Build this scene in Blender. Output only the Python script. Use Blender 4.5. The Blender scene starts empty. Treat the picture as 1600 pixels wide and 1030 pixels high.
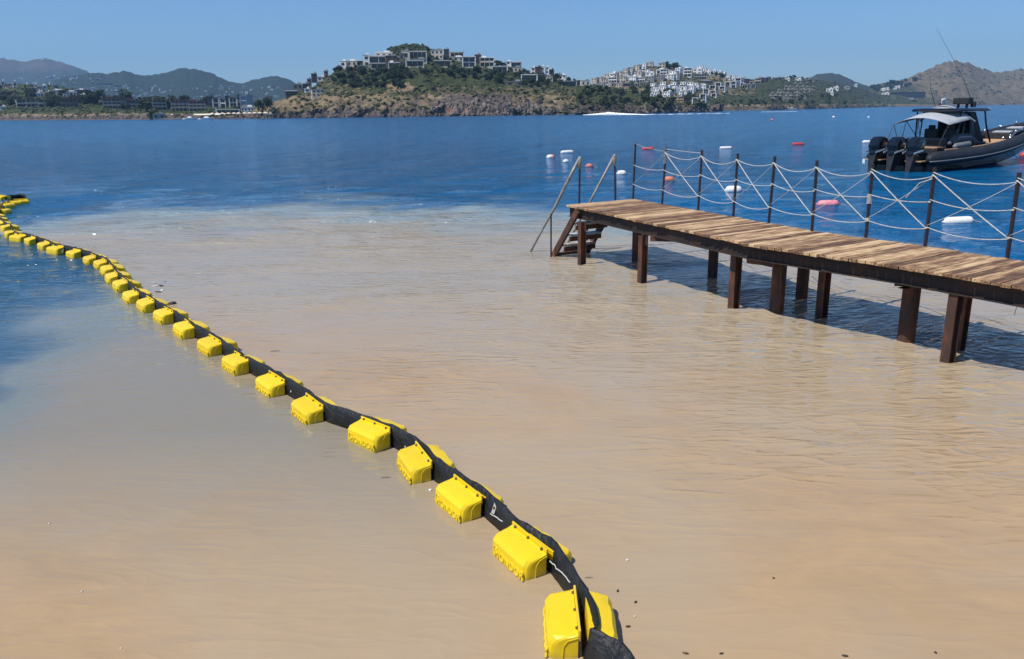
import bpy, bmesh, math, random
import numpy as np
from mathutils import Vector, Matrix, noise
from mathutils.bvhtree import BVHTree
random.seed(7); np.random.seed(7)
S = bpy.context.scene
COL = S.collection
# ------------------------------------------------------------------ camera
FPX, CH = 1250.0, 2.85
TH, PH = math.atan(342.5/FPX), math.atan(.0125)
Fv = Vector((0, math.cos(TH), -math.sin(TH)))
R0, U0 = Vector((1, 0, 0)), Vector((0, math.sin(TH), math.cos(TH)))
Rv = R0*math.cos(PH) - U0*math.sin(PH); Uv = U0*math.cos(PH) + R0*math.sin(PH)
cd = bpy.data.cameras.new('camera'); cam = bpy.data.objects.new('camera', cd); COL.objects.link(cam)
cam.matrix_world = Matrix(((Rv.x, Uv.x, -Fv.x, 0), (Rv.y, Uv.y, -Fv.y, 0), (Rv.z, Uv.z, -Fv.z, CH), (0, 0, 0, 1)))
cd.sensor_width = 36; cd.lens = 36*FPX/1600; cd.clip_start = .05; cd.clip_end = 20000
S.camera = cam
# ------------------------------------------------------------------ world, sun, exposure
SUN_EL = 60.0
sun_dir = Vector((-1, -.62, 0)).normalized()*math.cos(math.radians(SUN_EL)) + Vector((0, 0, math.sin(math.radians(SUN_EL))))
W = bpy.data.worlds.new('World'); S.world = W; W.use_nodes = True
nt = W.node_tree; bg = nt.nodes['Background']
sky = nt.nodes.new('ShaderNodeTexSky'); sky.sky_type = 'NISHITA'; sky.sun_disc = False
sky.sun_elevation = math.radians(SUN_EL); sky.sun_rotation = math.atan2(sun_dir.x, sun_dir.y)
sky.air_density = 1.0; sky.dust_density = .4; sky.ozone_density = 4.0; sky.altitude = 0
tn = nt.nodes.new('ShaderNodeMix'); tn.data_type = 'RGBA'; tn.blend_type = 'MULTIPLY'; tn.inputs[0].default_value = 1; tn.inputs[7].default_value = (.86, 1.12, 1.44, 1)   # a clear, deep blue summer sky
nt.links.new(sky.outputs[0], tn.inputs[6]); nt.links.new(tn.outputs[2], bg.inputs[0]); bg.inputs[1].default_value = .085
ld = bpy.data.lights.new('sun', 'SUN'); ld.energy = 5.0; ld.angle = math.radians(.5); ld.color = (1, .95, .87)
lo = bpy.data.objects.new('sun', ld); COL.objects.link(lo); lo.rotation_euler = sun_dir.to_track_quat('Z', 'Y').to_euler()
lo.location = (0, 0, 60)
S.view_settings.view_transform = 'Standard'; S.view_settings.look = 'None'; S.view_settings.gamma = 1
S.view_settings.exposure = 0; S.view_settings.use_curve_mapping = False
S.cycles.use_denoising = True; S.cycles.max_bounces = 6; S.cycles.volume_bounces = 0
S.cycles.diffuse_bounces = 3; S.cycles.glossy_bounces = 3; S.cycles.use_fast_gi = False

# ------------------------------------------------------------------ unprojection of measured picture points
def ray(x, y):
    v = Rv*(x-800) + Uv*(515-y) + Fv*FPX
    return v/v.y
def at(x, y, z=0.0):
    v = ray(x, y); return Vector((0, 0, CH)) + v*((z-CH)/v.z)
def atd(x, y, d): return Vector((0, 0, CH)) + ray(x, y)*d
def pr(P):
    v = Vector(P)-Vector((0, 0, CH)); k = FPX/v.dot(Fv)
    return 800+v.dot(Rv)*k, 515-v.dot(Uv)*k
def hor(x): return 172.5-.0125*(x-800)
def interp(x, pts):
    return float(np.interp(x, [p[0] for p in pts], [p[1] for p in pts]))

# ------------------------------------------------------------------ materials
def nd(t, k, **kw):
    n = t.nodes.new(k)
    for a, b in kw.items(): setattr(n, a, b)
    return n
def setin(n, d):
    for k, v in d.items(): n.inputs[k].default_value = v
def mat(name, col, rough=.6, col2=None, scale=5, detail=4, bump=0, bscale=None, metal=0, spec=.5, stretch=(1, 1, 1), lo=.35, hi=.65, col3=None, coord='Object', coat=0):
    m = bpy.data.materials.new(name); m.use_nodes = True; t = m.node_tree; p = t.nodes['Principled BSDF']
    setin(p, {'Base Color': (*col, 1), 'Roughness': rough, 'Metallic': metal, 'Specular IOR Level': spec, 'Coat Weight': coat})
    tc = nd(t, 'ShaderNodeTexCoord'); mp = nd(t, 'ShaderNodeMapping'); mp.inputs['Scale'].default_value = stretch
    src = tc.outputs[coord]
    if coord == 'World':
        pass
    t.links.new(src, mp.inputs[0])
    if col2:
        n = nd(t, 'ShaderNodeTexNoise'); setin(n, {'Scale': scale, 'Detail': detail, 'Roughness': .6})
        r = nd(t, 'ShaderNodeMapRange'); setin(r, {'From Min': lo, 'From Max': hi})
        x = nd(t, 'ShaderNodeMix', data_type='RGBA'); x.inputs[6].default_value = (*col, 1); x.inputs[7].default_value = (*col2, 1)
        t.links.new(mp.outputs[0], n.inputs[0]); t.links.new(n.outputs[0], r.inputs[0]); t.links.new(r.outputs[0], x.inputs[0])
        out = x.outputs[2]
        if col3:
            n3 = nd(t, 'ShaderNodeTexNoise'); setin(n3, {'Scale': scale*2.7, 'Detail': detail, 'Roughness': .65})
            r3 = nd(t, 'ShaderNodeMapRange'); setin(r3, {'From Min': .5, 'From Max': .68})
            x3 = nd(t, 'ShaderNodeMix', data_type='RGBA'); x3.inputs[7].default_value = (*col3, 1)
            t.links.new(mp.outputs[0], n3.inputs[0]); t.links.new(n3.outputs[0], r3.inputs[0]); t.links.new(r3.outputs[0], x3.inputs[0])
            t.links.new(out, x3.inputs[6]); out = x3.outputs[2]
        t.links.new(out, p.inputs['Base Color'])
    if bump:
        n2 = nd(t, 'ShaderNodeTexNoise'); setin(n2, {'Scale': bscale or scale*3, 'Detail': 5})
        b = nd(t, 'ShaderNodeBump'); setin(b, {'Strength': bump, 'Distance': .02})
        t.links.new(mp.outputs[0], n2.inputs[0]); t.links.new(n2.outputs[0], b.inputs['Height']); t.links.new(b.outputs[0], p.inputs['Normal'])
    return m

M = {}
M['yellow'] = mat('yellow_plastic', (.84, .575, .006), .38, (.80, .57, .010), 6, bump=.12, bscale=14, lo=.3, hi=.75)
# each float weathers on its own: tone, faint scratches and a dull slime line where it meets the water
t = M['yellow'].node_tree; p = t.nodes['Principled BSDF']; src = p.inputs['Base Color'].links[0].from_socket
tc = nd(t, 'ShaderNodeTexCoord'); oi = nd(t, 'ShaderNodeObjectInfo'); sx = nd(t, 'ShaderNodeSeparateXYZ'); t.links.new(tc.outputs['Object'], sx.inputs[0])
off = nd(t, 'ShaderNodeVectorMath', operation='ADD'); k9 = nd(t, 'ShaderNodeMath', operation='MULTIPLY'); k9.inputs[1].default_value = 31
t.links.new(oi.outputs['Random'], k9.inputs[0]); t.links.new(tc.outputs['Object'], off.inputs[0]); t.links.new(k9.outputs[0], off.inputs[1])
gn = nd(t, 'ShaderNodeTexNoise'); setin(gn, {'Scale': 9, 'Detail': 6, 'Roughness': .7}); t.links.new(off.outputs[0], gn.inputs[0])
zz_ = nd(t, 'ShaderNodeMath', operation='MULTIPLY_ADD'); zz_.inputs[1].default_value = .09; t.links.new(gn.outputs[0], zz_.inputs[0]); t.links.new(sx.outputs[2], zz_.inputs[2])
r1 = nd(t, 'ShaderNodeMapRange'); setin(r1, {'From Min': .105, 'From Max': .040}); t.links.new(zz_.outputs[0], r1.inputs[0])
m1 = nd(t, 'ShaderNodeMix', data_type='RGBA'); m1.inputs[7].default_value = (.40, .31, .07, 1); q1 = nd(t, 'ShaderNodeMath', operation='MULTIPLY'); q1.inputs[1].default_value = .75
t.links.new(r1.outputs[0], q1.inputs[0]); t.links.new(q1.outputs[0], m1.inputs[0]); t.links.new(src, m1.inputs[6])
sn = nd(t, 'ShaderNodeTexNoise'); setin(sn, {'Scale': 5, 'Detail': 8, 'Roughness': .8}); mp9 = nd(t, 'ShaderNodeMapping'); mp9.inputs['Scale'].default_value = (1, 9, 9); t.links.new(off.outputs[0], mp9.inputs[0]); t.links.new(mp9.outputs[0], sn.inputs[0])
r2 = nd(t, 'ShaderNodeMapRange'); setin(r2, {'From Min': .66, 'From Max': .74, 'To Max': .5}); t.links.new(sn.outputs[0], r2.inputs[0])
m2 = nd(t, 'ShaderNodeMix', data_type='RGBA'); m2.inputs[7].default_value = (.62, .52, .20, 1); t.links.new(r2.outputs[0], m2.inputs[0]); t.links.new(m1.outputs[2], m2.inputs[6])
hs = nd(t, 'ShaderNodeHueSaturation'); r3 = nd(t, 'ShaderNodeMapRange'); setin(r3, {'To Min': .88, 'To Max': 1.02}); t.links.new(oi.outputs['Random'], r3.inputs[0]); t.links.new(r3.outputs[0], hs.inputs['Value']); t.links.new(m2.outputs[2], hs.inputs['Color']); t.links.new(hs.outputs[0], p.inputs['Base Color'])
M['yellow_worn'] = mat('yellow_plastic_embossed', (.8, .58, .01), .42)
M['belt'] = mat('black_belt', (.010, .011, .013), .5, (.024, .025, .028), 9, 6, bump=.9, bscale=24, lo=.45, hi=.7, col3=(.017, .018, .019), spec=.35)
M['scuff'] = mat('white_scuff', (.6, .6, .58), .7)
M['plate'] = mat('galvanised_plate', (.55, .55, .52), .4, (.42, .41, .38), 60, metal=.3)
M['bolt'] = mat('rusty_bolt', (.10, .06, .03), .6, (.2, .12, .06), 80)
M['plank'] = None
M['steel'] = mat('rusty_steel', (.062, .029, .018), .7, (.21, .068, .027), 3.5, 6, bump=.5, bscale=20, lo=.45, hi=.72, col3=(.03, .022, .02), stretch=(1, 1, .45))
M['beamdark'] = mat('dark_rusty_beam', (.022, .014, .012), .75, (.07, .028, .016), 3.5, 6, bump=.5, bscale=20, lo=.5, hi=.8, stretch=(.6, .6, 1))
M['post'] = mat('dark_post_steel', (.022, .018, .026), .5, (.07, .032, .026), 12, 5, lo=.55, hi=.8)
M['rope'] = mat('white_rope', (.56, .56, .54), .8, (.38, .38, .36), 30, bump=.4, bscale=90)
M['thinrope'] = mat('grey_rope', (.34, .36, .38), .8)
M['galv'] = mat('weathered_grey_tube', (.30, .29, .26), .5, (.16, .14, .11), 6, 5, metal=.2, lo=.4, hi=.7)
M['tread'] = mat('pale_blue_tread', (.52, .64, .66), .7, (.36, .40, .38), 6, 5, bump=.3)
M['tread_old'] = mat('grey_tread', (.46, .44, .36), .75, (.25, .15, .11), 6, 5, bump=.3)
M['hyp'] = mat('black_rubber_tube', (.018, .021, .026), .55, (.028, .031, .036), 3, bump=.1, spec=.35)
M['hyp_strip'] = mat('grey_rubbing_strip', (.16, .17, .18), .5)
M['gloss'] = mat('black_gloss', (.006, .008, .012), .12, coat=.5)
M['hull'] = mat('black_hull', (.008, .009, .012), .25, coat=.3)
M['glass'] = mat('tinted_glass', (.004, .006, .012), .25, spec=.10)
M['darkscreen'] = mat('dark_screen', (.005, .006, .010), .5, spec=.12)
M['blk'] = mat('black_vinyl', (.016, .016, .018), .55, (.03, .03, .032), 5)
M['tan'] = mat('tan_teak_deck', (.52, .33, .18), .6, (.42, .25, .13), 9, stretch=(1, 6, 1))
M['canvas'] = mat('grey_canvas', (.40, .42, .44), .85, (.33, .35, .37), 1.5, bump=.2)
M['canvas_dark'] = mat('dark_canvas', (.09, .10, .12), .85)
M['chrome'] = mat('chrome', (.75, .76, .78), .18, metal=1)
M['white'] = mat('white_gel', (.78, .78, .77), .35)
M['red'] = mat('red_plastic', (.55, .05, .04), .45, (.42, .05, .05), 6)
M['orange'] = mat('faded_orange_plastic', (.62, .15, .08), .5, (.5, .2, .14), 6)
M['pink'] = mat('faded_pink_plastic', (.72, .17, .24), .5, (.74, .32, .34), 7)
M['offwhite'] = mat('white_buoy_plastic', (.80, .79, .76), .4, (.62, .60, .55), 6, lo=.5, hi=.8)
M['stone'] = mat('stone_wall', (.20, .175, .14), .85, (.13, .115, .095), .6, 6, lo=.4, hi=.65)
M['beige'] = mat('beige_render', (.62, .54, .43), .8, (.52, .46, .37), .4)
M['ochre'] = mat('ochre_render', (.48, .35, .19), .8, (.38, .28, .16), .4)
M['wht'] = mat('white_render', (.82, .81, .79), .75, (.70, .69, .67), .35, lo=.4, hi=.75)
M['grey'] = mat('grey_concrete', (.34, .33, .315), .85, (.25, .245, .235), .5)
M['brown'] = mat('brown_timber', (.11, .06, .045), .8, (.075, .045, .04), .7)
M['dark'] = mat('dark_cladding', (.035, .038, .045), .7, (.06, .06, .065), .7)
M['win'] = mat('far_window_glass', (.02, .027, .035), .15)
M['roofw'] = mat('white_roof', (.74, .73, .70), .7)
M['roofb'] = mat('brown_roof', (.15, .07, .055), .8, (.11, .06, .05), .8)
M['awn'] = mat('cream_awning', (.70, .62, .50), .8)
M['trunk'] = mat('tree_trunk', (.09, .06, .04), .9)
def leafmat(name, a, b, c, sc=.25):
    m = mat(name, a, .75, b, sc, 3, lo=.4, hi=.6, col3=c, coord='Object', spec=.2)
    t = m.node_tree; p = t.nodes['Principled BSDF']
    # object position in the world so that copies differ
    geo = nd(t, 'ShaderNodeNewGeometry')
    for n in list(t.nodes):
        if n.type == 'MAPPING': t.links.new(geo.outputs['Position'], n.inputs[0])
    return m
M['leaf'] = leafmat('dark_foliage', (.022, .038, .016), (.045, .062, .024), (.034, .052, .034))
M['scrub'] = leafmat('scrub_foliage', (.030, .046, .020), (.066, .078, .034), (.10, .09, .045), .18)
M['wet'] = mat('wet_leaf', (.10, .035, .015), .3)
M['dk'] = mat('dark_twig', (.03, .022, .018), .5)

# weathered deck planks: grain runs along each plank, every plank its own tone
m = bpy.data.materials.new('weathered_wood'); m.use_nodes = True; t = m.node_tree; p = t.nodes['Principled BSDF']
tc = nd(t, 'ShaderNodeTexCoord'); mp = nd(t, 'ShaderNodeMapping'); mp.inputs['Scale'].default_value = (1.2, 16, 16)
oi = nd(t, 'ShaderNodeObjectInfo'); ad = nd(t, 'ShaderNodeVectorMath', operation='ADD'); mul = nd(t, 'ShaderNodeMath', operation='MULTIPLY'); mul.inputs[1].default_value = 40
t.links.new(oi.outputs['Random'], mul.inputs[0]); t.links.new(tc.outputs['Object'], ad.inputs[0]); t.links.new(mul.outputs[0], ad.inputs[1]); t.links.new(ad.outputs[0], mp.inputs[0])
n1 = nd(t, 'ShaderNodeTexNoise'); setin(n1, {'Scale': 2.2, 'Detail': 6, 'Roughness': .65}); t.links.new(mp.outputs[0], n1.inputs[0])
n2 = nd(t, 'ShaderNodeTexNoise'); setin(n2, {'Scale': 3.0, 'Detail': 3}); t.links.new(ad.outputs[0], n2.inputs[0])
cr = nd(t, 'ShaderNodeValToRGB'); e = cr.color_ramp.elements
e[0].position = .33; e[0].color = (.11, .055, .028, 1); e[1].position = .66; e[1].color = (.60, .42, .235, 1)
x = cr.color_ramp.elements.new(.5); x.color = (.35, .21, .105, 1)
mx = nd(t, 'ShaderNodeMath', operation='ADD'); sc_ = nd(t, 'ShaderNodeMath', operation='MULTIPLY_ADD'); sc_.inputs[1].default_value = .34; sc_.inputs[2].default_value = -.22
sb = nd(t, 'ShaderNodeMath', operation='MULTIPLY_ADD'); sb.inputs[1].default_value = .45; sb.inputs[2].default_value = -.2
t.links.new(oi.outputs['Random'], sc_.inputs[0]); t.links.new(n2.outputs[0], sb.inputs[0])
t.links.new(n1.outputs[0], mx.inputs[0]); t.links.new(sc_.outputs[0], mx.inputs[1])
mx2 = nd(t, 'ShaderNodeMath', operation='ADD'); t.links.new(mx.outputs[0], mx2.inputs[0]); t.links.new(sb.outputs[0], mx2.inputs[1])
t.links.new(mx2.outputs[0], cr.inputs[0]); t.links.new(cr.outputs[0], p.inputs['Base Color']); p.inputs['Roughness'].default_value = .8
bp = nd(t, 'ShaderNodeBump'); setin(bp, {'Strength': .6, 'Distance': .006}); t.links.new(n1.outputs[0], bp.inputs['Height']); t.links.new(bp.outputs[0], p.inputs['Normal'])
M['plank'] = m

# ------------------------------------------------------------------ mesh helpers
class MB:
    def __init__(s): s.v = []; s.f = []
    def add(s, vs, fs, mw=None):
        o = len(s.v)
        s.v += [tuple(mw @ Vector(v)) if mw else tuple(v) for v in vs]
        s.f += [tuple(i+o for i in f) for f in fs]; return s
    def box(s, c, d, mw=None, taper=1.0):
        x, y, z = d[0]/2, d[1]/2, d[2]/2; k = taper
        vs = [(c[0]+a*x*(k if e > 0 else 1), c[1]+b*y*(k if e > 0 else 1), c[2]+e*z) for e in (-1, 1) for a, b in ((-1, -1), (1, -1), (1, 1), (-1, 1))]
        return s.add(vs, [(3, 2, 1, 0), (4, 5, 6, 7), (0, 1, 5, 4), (1, 2, 6, 5), (2, 3, 7, 6), (3, 0, 4, 7)], mw)
    def beam(s, a, b, w, h, up=Vector((0, 0, 1))):
        a = Vector(a); b = Vector(b); d = (b-a).normalized(); r = d.cross(up)
        if r.length < 1e-4: r = d.cross(Vector((1, 0, 0)))
        r.normalize(); u = r.cross(d)
        vs = [p+r*i*w/2+u*j*h/2 for p in (a, b) for i, j in ((-1, -1), (1, -1), (1, 1), (-1, 1))]
        return s.add(vs, [(0, 1, 2, 3), (7, 6, 5, 4), (0, 4, 5, 1), (1, 5, 6, 2), (2, 6, 7, 3), (3, 7, 4, 0)])
    def tube(s, pts, r, n=8, cap=True):
        pts = [Vector(p) for p in pts]; k = len(pts); rs = r if isinstance(r, (list, tuple)) else [r]*k
        rings = []; ref = None
        for i, p in enumerate(pts):
            d = (pts[min(i+1, k-1)]-pts[max(i-1, 0)]).normalized()
            if ref is None:
                ref = d.cross(Vector((0, 0, 1)));
                if ref.length < .05: ref = Vector((1, 0, 0))
            ref = (ref-d*ref.dot(d)).normalized(); b = d.cross(ref)
            rings.append([p+(ref*math.cos(2*math.pi*j/n)+b*math.sin(2*math.pi*j/n))*rs[i] for j in range(n)])
        vs = [q for g in rings for q in g]
        fs = [(i*n+j, i*n+(j+1) % n, (i+1)*n+(j+1) % n, (i+1)*n+j) for i in range(k-1) for j in range(n)]
        if cap: fs += [tuple(reversed(range(n))), tuple((k-1)*n+j for j in range(n))]
        return s.add(vs, fs)
    def lathe(s, prof, n=16, mw=None):
        vs = [(r*math.cos(2*math.pi*j/n), r*math.sin(2*math.pi*j/n), z) for r, z in prof for j in range(n)]; k = len(prof)
        fs = [(i*n+j, i*n+(j+1) % n, (i+1)*n+(j+1) % n, (i+1)*n+j) for i in range(k-1) for j in range(n)]
        fs += [tuple(reversed(range(n))), tuple((k-1)*n+j for j in range(n))]
        return s.add(vs, fs, mw)
    def loft(s, rings, closed=False, cap=False):
        n = len(rings[0]); vs = [q for g in rings for q in g]; m_ = n if closed else n-1
        fs = [(i*n+j, i*n+(j+1) % n, (i+1)*n+(j+1) % n, (i+1)*n+j) for i in range(len(rings)-1) for j in range(m_)]
        if cap: fs += [tuple(reversed(range(n))), tuple((len(rings)-1)*n+j for j in range(n))]
        return s.add(vs, fs)
    def mesh(s, name, m=None, smooth=False, bevel=0, seg=2):
        me = bpy.data.meshes.new(name); me.from_pydata([tuple(v) for v in s.v], [], s.f)
        bm = bmesh.new(); bm.from_mesh(me); bmesh.ops.recalc_face_normals(bm, faces=bm.faces)
        if bevel: bmesh.ops.bevel(bm, geom=list(bm.edges), offset=bevel, segments=seg, affect='EDGES', profile=.6, clamp_overlap=True)
        bm.to_mesh(me); bm.free()
        if m: me.materials.append(m)
        if smooth: me.polygons.foreach_set('use_smooth', [True]*len(me.polygons))
        return me
    def build(s, name, m=None, parent=None, smooth=False, bevel=0, seg=2):
        return ob(name, s.mesh(name, m, smooth, bevel, seg), parent)
def ob(name, me, parent=None, loc=None, rz=None):
    o = bpy.data.objects.new(name, me); COL.objects.link(o)
    if parent: o.parent = parent
    if loc is not None: o.location = loc
    if rz is not None: o.rotation_euler = (0, 0, rz)
    return o
def tag(o, label=None, cat=None, group=None, kind=None):
    for k, v in (('label', label), ('category', cat), ('group', group), ('kind', kind)):
        if v: o[k] = v
    return o
def thing(name, loc, rz, label, cat, group=None):
    return tag(ob(name, None, None, loc, rz), label, cat, group)
KIDS = {}
def copy_tree(o, parent=None):
    c = o.copy(); COL.objects.link(c)
    if parent: c.parent = parent
    if o not in KIDS: KIDS[o] = list(o.children)
    for ch in KIDS[o]: copy_tree(ch, c)
    return c
def ico(sub=1):
    bm = bmesh.new(); bmesh.ops.create_icosphere(bm, subdivisions=sub, radius=1)
    v = np.array([x.co[:] for x in bm.verts]); f = np.array([[q.index for q in x.verts] for x in bm.faces]); bm.free(); return v, f
ICO1, ICO2 = ico(1), ico(2)
def blobs(name, items, m, base=ICO1, rough=.3):
    """items: (x,y,z,rx,ry,rz) -> one mesh of irregular leaf clumps"""
    bv, bf = base; nv = len(bv); rng = np.random.default_rng(5)
    V = np.empty((len(items)*nv, 3)); Fc = np.empty((len(items)*len(bf), 3), int)
    for i, it in enumerate(items):
        a = rng.uniform(0, 6.28); ca, sa = math.cos(a), math.sin(a)
        q = bv*(1+rng.normal(0, rough, (nv, 1)).clip(-.5, .6))
        q = q*np.array(it[3:6]); q = np.stack([q[:, 0]*ca-q[:, 1]*sa, q[:, 0]*sa+q[:, 1]*ca, q[:, 2]], 1)+np.array(it[:3])
        V[i*nv:(i+1)*nv] = q; Fc[i*len(bf):(i+1)*len(bf)] = bf+i*nv
    me = bpy.data.meshes.new(name); me.from_pydata(V.tolist(), [], Fc.tolist()); me.materials.append(m)
    return me

# ------------------------------------------------------------------ terrain
def fbm(p, o=5, h=.9): return noise.fractal(p, h, 2.1, o)
LAYERS = []
def terrain(name, px0, px1, nu, nv, sil, dshore, dridge, power, amp, m, vegf, cliff=0.0, seed=0, nscale=40., back=.5, detail=1.0):
    us = np.linspace(px0, px1, nu); rows = [-.03, -.005]+list(np.linspace(0, 1, nv)**1.25)+[1.03, 1.1, 1.25, back+1]
    V = []; veg = []
    for v in rows:
        for u in us:
            ds, dr = interp(u, dshore), interp(u, dridge)
            Sx = ray(u, hor(u)+3).x*ds; Rp = atd(u, interp(u, sil), dr)
            vv = max(0, min(v, 1))
            x = Sx+(Rp.x-Sx)*v; y = ds+(dr-ds)*v
            q = Vector((x/nscale, y/nscale, seed*7.3))
            n_ = fbm(q); n2 = fbm(q*4.3+Vector((9, 3, 1)), 4)
            zz = Rp.z*vv**power*(1+.035*fbm(Vector((u*.11, seed, 0)), 5)*vv**2)
            mask = min(1, vv*6)*(1-vv**6)
            z = zz + amp*mask*(n_*.9) + amp*.3*n2*min(1, vv*5)*detail
            if v > 1: z = Rp.z*(1-(v-1)*2.05)+amp*.3*n2
            if cliff and v >= 0:
                c = cliff*(.75+.6*n_+.35*n2); b = min(1, vv/.035)
                z += max(0, c)*b*(1-vv)**3
                y += n2*cliff*.9*(1-vv)**4; x += n_*cliff*.5*(1-vv)**4
            if v < 0: z = -2.0 if v < -.01 else -.6
            elif v == 0: z = .15
            else: z = max(z, .35)
            V.append((x, y, z))
    F_ = [(i*nu+j, i*nu+j+1, (i+1)*nu+j+1, (i+1)*nu+j) for i in range(len(rows)-1) for j in range(nu-1)]
    me = bpy.data.meshes.new(name); me.from_pydata(V, [], F_); me.materials.append(m)
    at_ = me.color_attributes.new('veg', 'FLOAT_COLOR', 'POINT')
    cols = []
    for P in V:
        a, b = pr(P) if P[1] > 5 else (0, 0)
        g, rk = vegf(a, b, P); cols += [g, rk, 0, 1]
    at_.data.foreach_set('color', cols)
    me.polygons.foreach_set('use_smooth', [True]*len(me.polygons))
    o = tag(ob(name, me), kind='structure')
    LAYERS.append((name, BVHTree.FromPolygons(V, F_)))
    return o
def hit(x, y, only=None):
    d = ray(x, y).normalized(); best = None
    for n_, b in LAYERS:
        if only and n_ != only: continue
        r = b.ray_cast(Vector((0, 0, CH)), d)
        if r[0] is not None and (best is None or r[3] < best[1]): best = (r[0], r[3], n_)
    return best
def groundmat(name, dry, dry2, green, green2, rock, rock2, sc=.06):
    m = bpy.data.materials.new(name); m.use_nodes = True; t = m.node_tree; p = t.nodes['Principled BSDF']; p.inputs['Roughness'].default_value = .95; p.inputs['Specular IOR Level'].default_value = .15
    geo = nd(t, 'ShaderNodeNewGeometry'); at_ = nd(t, 'ShaderNodeVertexColor', layer_name='veg'); sp = nd(t, 'ShaderNodeSeparateColor'); t.links.new(at_.outputs[0], sp.inputs[0])
    def ns(scale, det=6, ro=.65, st=None):
        n = nd(t, 'ShaderNodeTexNoise'); setin(n, {'Scale': scale, 'Detail': det, 'Roughness': ro})
        if st:
            mp = nd(t, 'ShaderNodeMapping'); mp.inputs['Scale'].default_value = st; t.links.new(geo.outputs['Position'], mp.inputs[0]); t.links.new(mp.outputs[0], n.inputs[0])
        else: t.links.new(geo.outputs['Position'], n.inputs[0])
        return n.outputs[0]
    def mixc(f, a, b):
        x = nd(t, 'ShaderNodeMix', data_type='RGBA')
        t.links.new(f, x.inputs[0])
        for i, c in ((6, a), (7, b)):
            if isinstance(c, tuple): x.inputs[i].default_value = (*c, 1)
            else: t.links.new(c, x.inputs[i])
        return x.outputs[2]
    def mr(f, a, b):
        r = nd(t, 'ShaderNodeMapRange'); setin(r, {'From Min': a, 'From Max': b}); t.links.new(f, r.inputs[0]); return r.outputs[0]
    def add(a, b, k):
        n = nd(t, 'ShaderNodeMath', operation='MULTIPLY_ADD'); t.links.new(b, n.inputs[0]); n.inputs[1].default_value = k; t.links.new(a, n.inputs[2]); return n.outputs[0]
    dryc = mixc(mr(ns(sc*3), .35, .65), dry, dry2); grc = mixc(mr(ns(sc*4), .35, .65), green, green2)
    rkc = mixc(mr(ns(sc*5, 8, .75, (1, 1, .35)), .4, .6), rock, rock2)
    vm = mr(add(sp.outputs[0], ns(sc*2.2, 8, .75), 1.6), 1.15, 1.45)
    rm = mr(add(sp.outputs[1], ns(sc*2.5, 8, .7), 1.4), 1.1, 1.35)
    c = mixc(rm, mixc(vm, dryc, grc), rkc)
    t.links.new(c, p.inputs['Base Color'])
    b = nd(t, 'ShaderNodeBump'); setin(b, {'Strength': 1, 'Distance': .05/sc}); t.links.new(ns(sc*4, 8, .75), b.inputs['Height']); t.links.new(b.outputs[0], p.inputs['Normal'])
    return m
def ell(a, b, cx, cy, rx, ry): return max(0, 1-((a-cx)/rx)**2-((b-cy)/ry)**2)

# far brown mountain and green ridge on the left
silM = [(-300, 110), (-60, 88), (0, 91), (12, 93), (22, 94), (34, 96), (50, 95), (58, 92), (64, 92.5), (69, 90), (76, 93), (88, 95), (98, 98), (112, 103), (128, 108), (142, 114), (160, 121), (200, 132), (260, 142), (400, 150)]
silR = [(-300, 150), (-60, 138), (40, 134), (90, 124), (120, 118), (140, 115), (150, 114), (165, 116), (180, 113), (192, 111), (200, 112.5), (212, 117), (232, 118.5), (250, 115), (262, 113), (275, 109), (283, 107), (292, 106), (304, 108), (318, 111), (332, 115), (345, 121), (358, 127), (370, 130.5), (384, 129), (398, 125), (412, 121), (424, 119), (434, 118), (444, 121), (455, 126), (468, 134), (500, 146), (560, 155), (640, 160)]
mFar = groundmat('far_mountain_ground', (.105, .085, .062), (.07, .062, .05), (.036, .046, .032), (.04, .05, .03), (.17, .13, .10), (.12, .10, .085), .006)
terrain('mountain', -300, 400, 120, 26, silM, [(-300, 4300)], [(-300, 5200)], 1.0, 14, mFar, lambda a, b, P: (max(0, min(1, (b-102)/20)), .25), seed=1, nscale=600)
mRid = groundmat('green_ridge_ground', (.042, .05, .036), (.034, .044, .034), (.020, .034, .022), (.028, .040, .026), (.12, .10, .08), (.09, .08, .07), .012)
terrain('wooded_ridge', -300, 640, 260, 34, silR, [(-300, 2300)], [(-300, 3100)], 1.0, 12, mRid, lambda a, b, P: (.85, .0 if a > 210 else .2), seed=2, nscale=260)
# left shore lowland
silL = [(-300, 120), (-40, 127), (0, 130), (40, 132), (90, 135), (130, 142), (180, 152), (230, 158), (300, 163), (360, 165), (400, 165), (440, 163), (500, 160), (560, 160)]
mLow = groundmat('shore_ground', (.26, .19, .12), (.18, .135, .085), (.035, .05, .022), (.06, .075, .03), (.13, .105, .085), (.07, .06, .055), .09)
terrain('left_shore', -300, 560, 300, 40, silL, [(-300, 760), (0, 640), (120, 560), (240, 505), (430, 482), (560, 520)], [(-300, 1000), (0, 900), (250, 760), (430, 640), (560, 700)], 1.05, 2.0, mLow,
        lambda a, b, P: (.25 if b > 177.5 else .9, .75 if P[2] < 3.2 else .1), cliff=3.2, seed=3, nscale=30)
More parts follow.
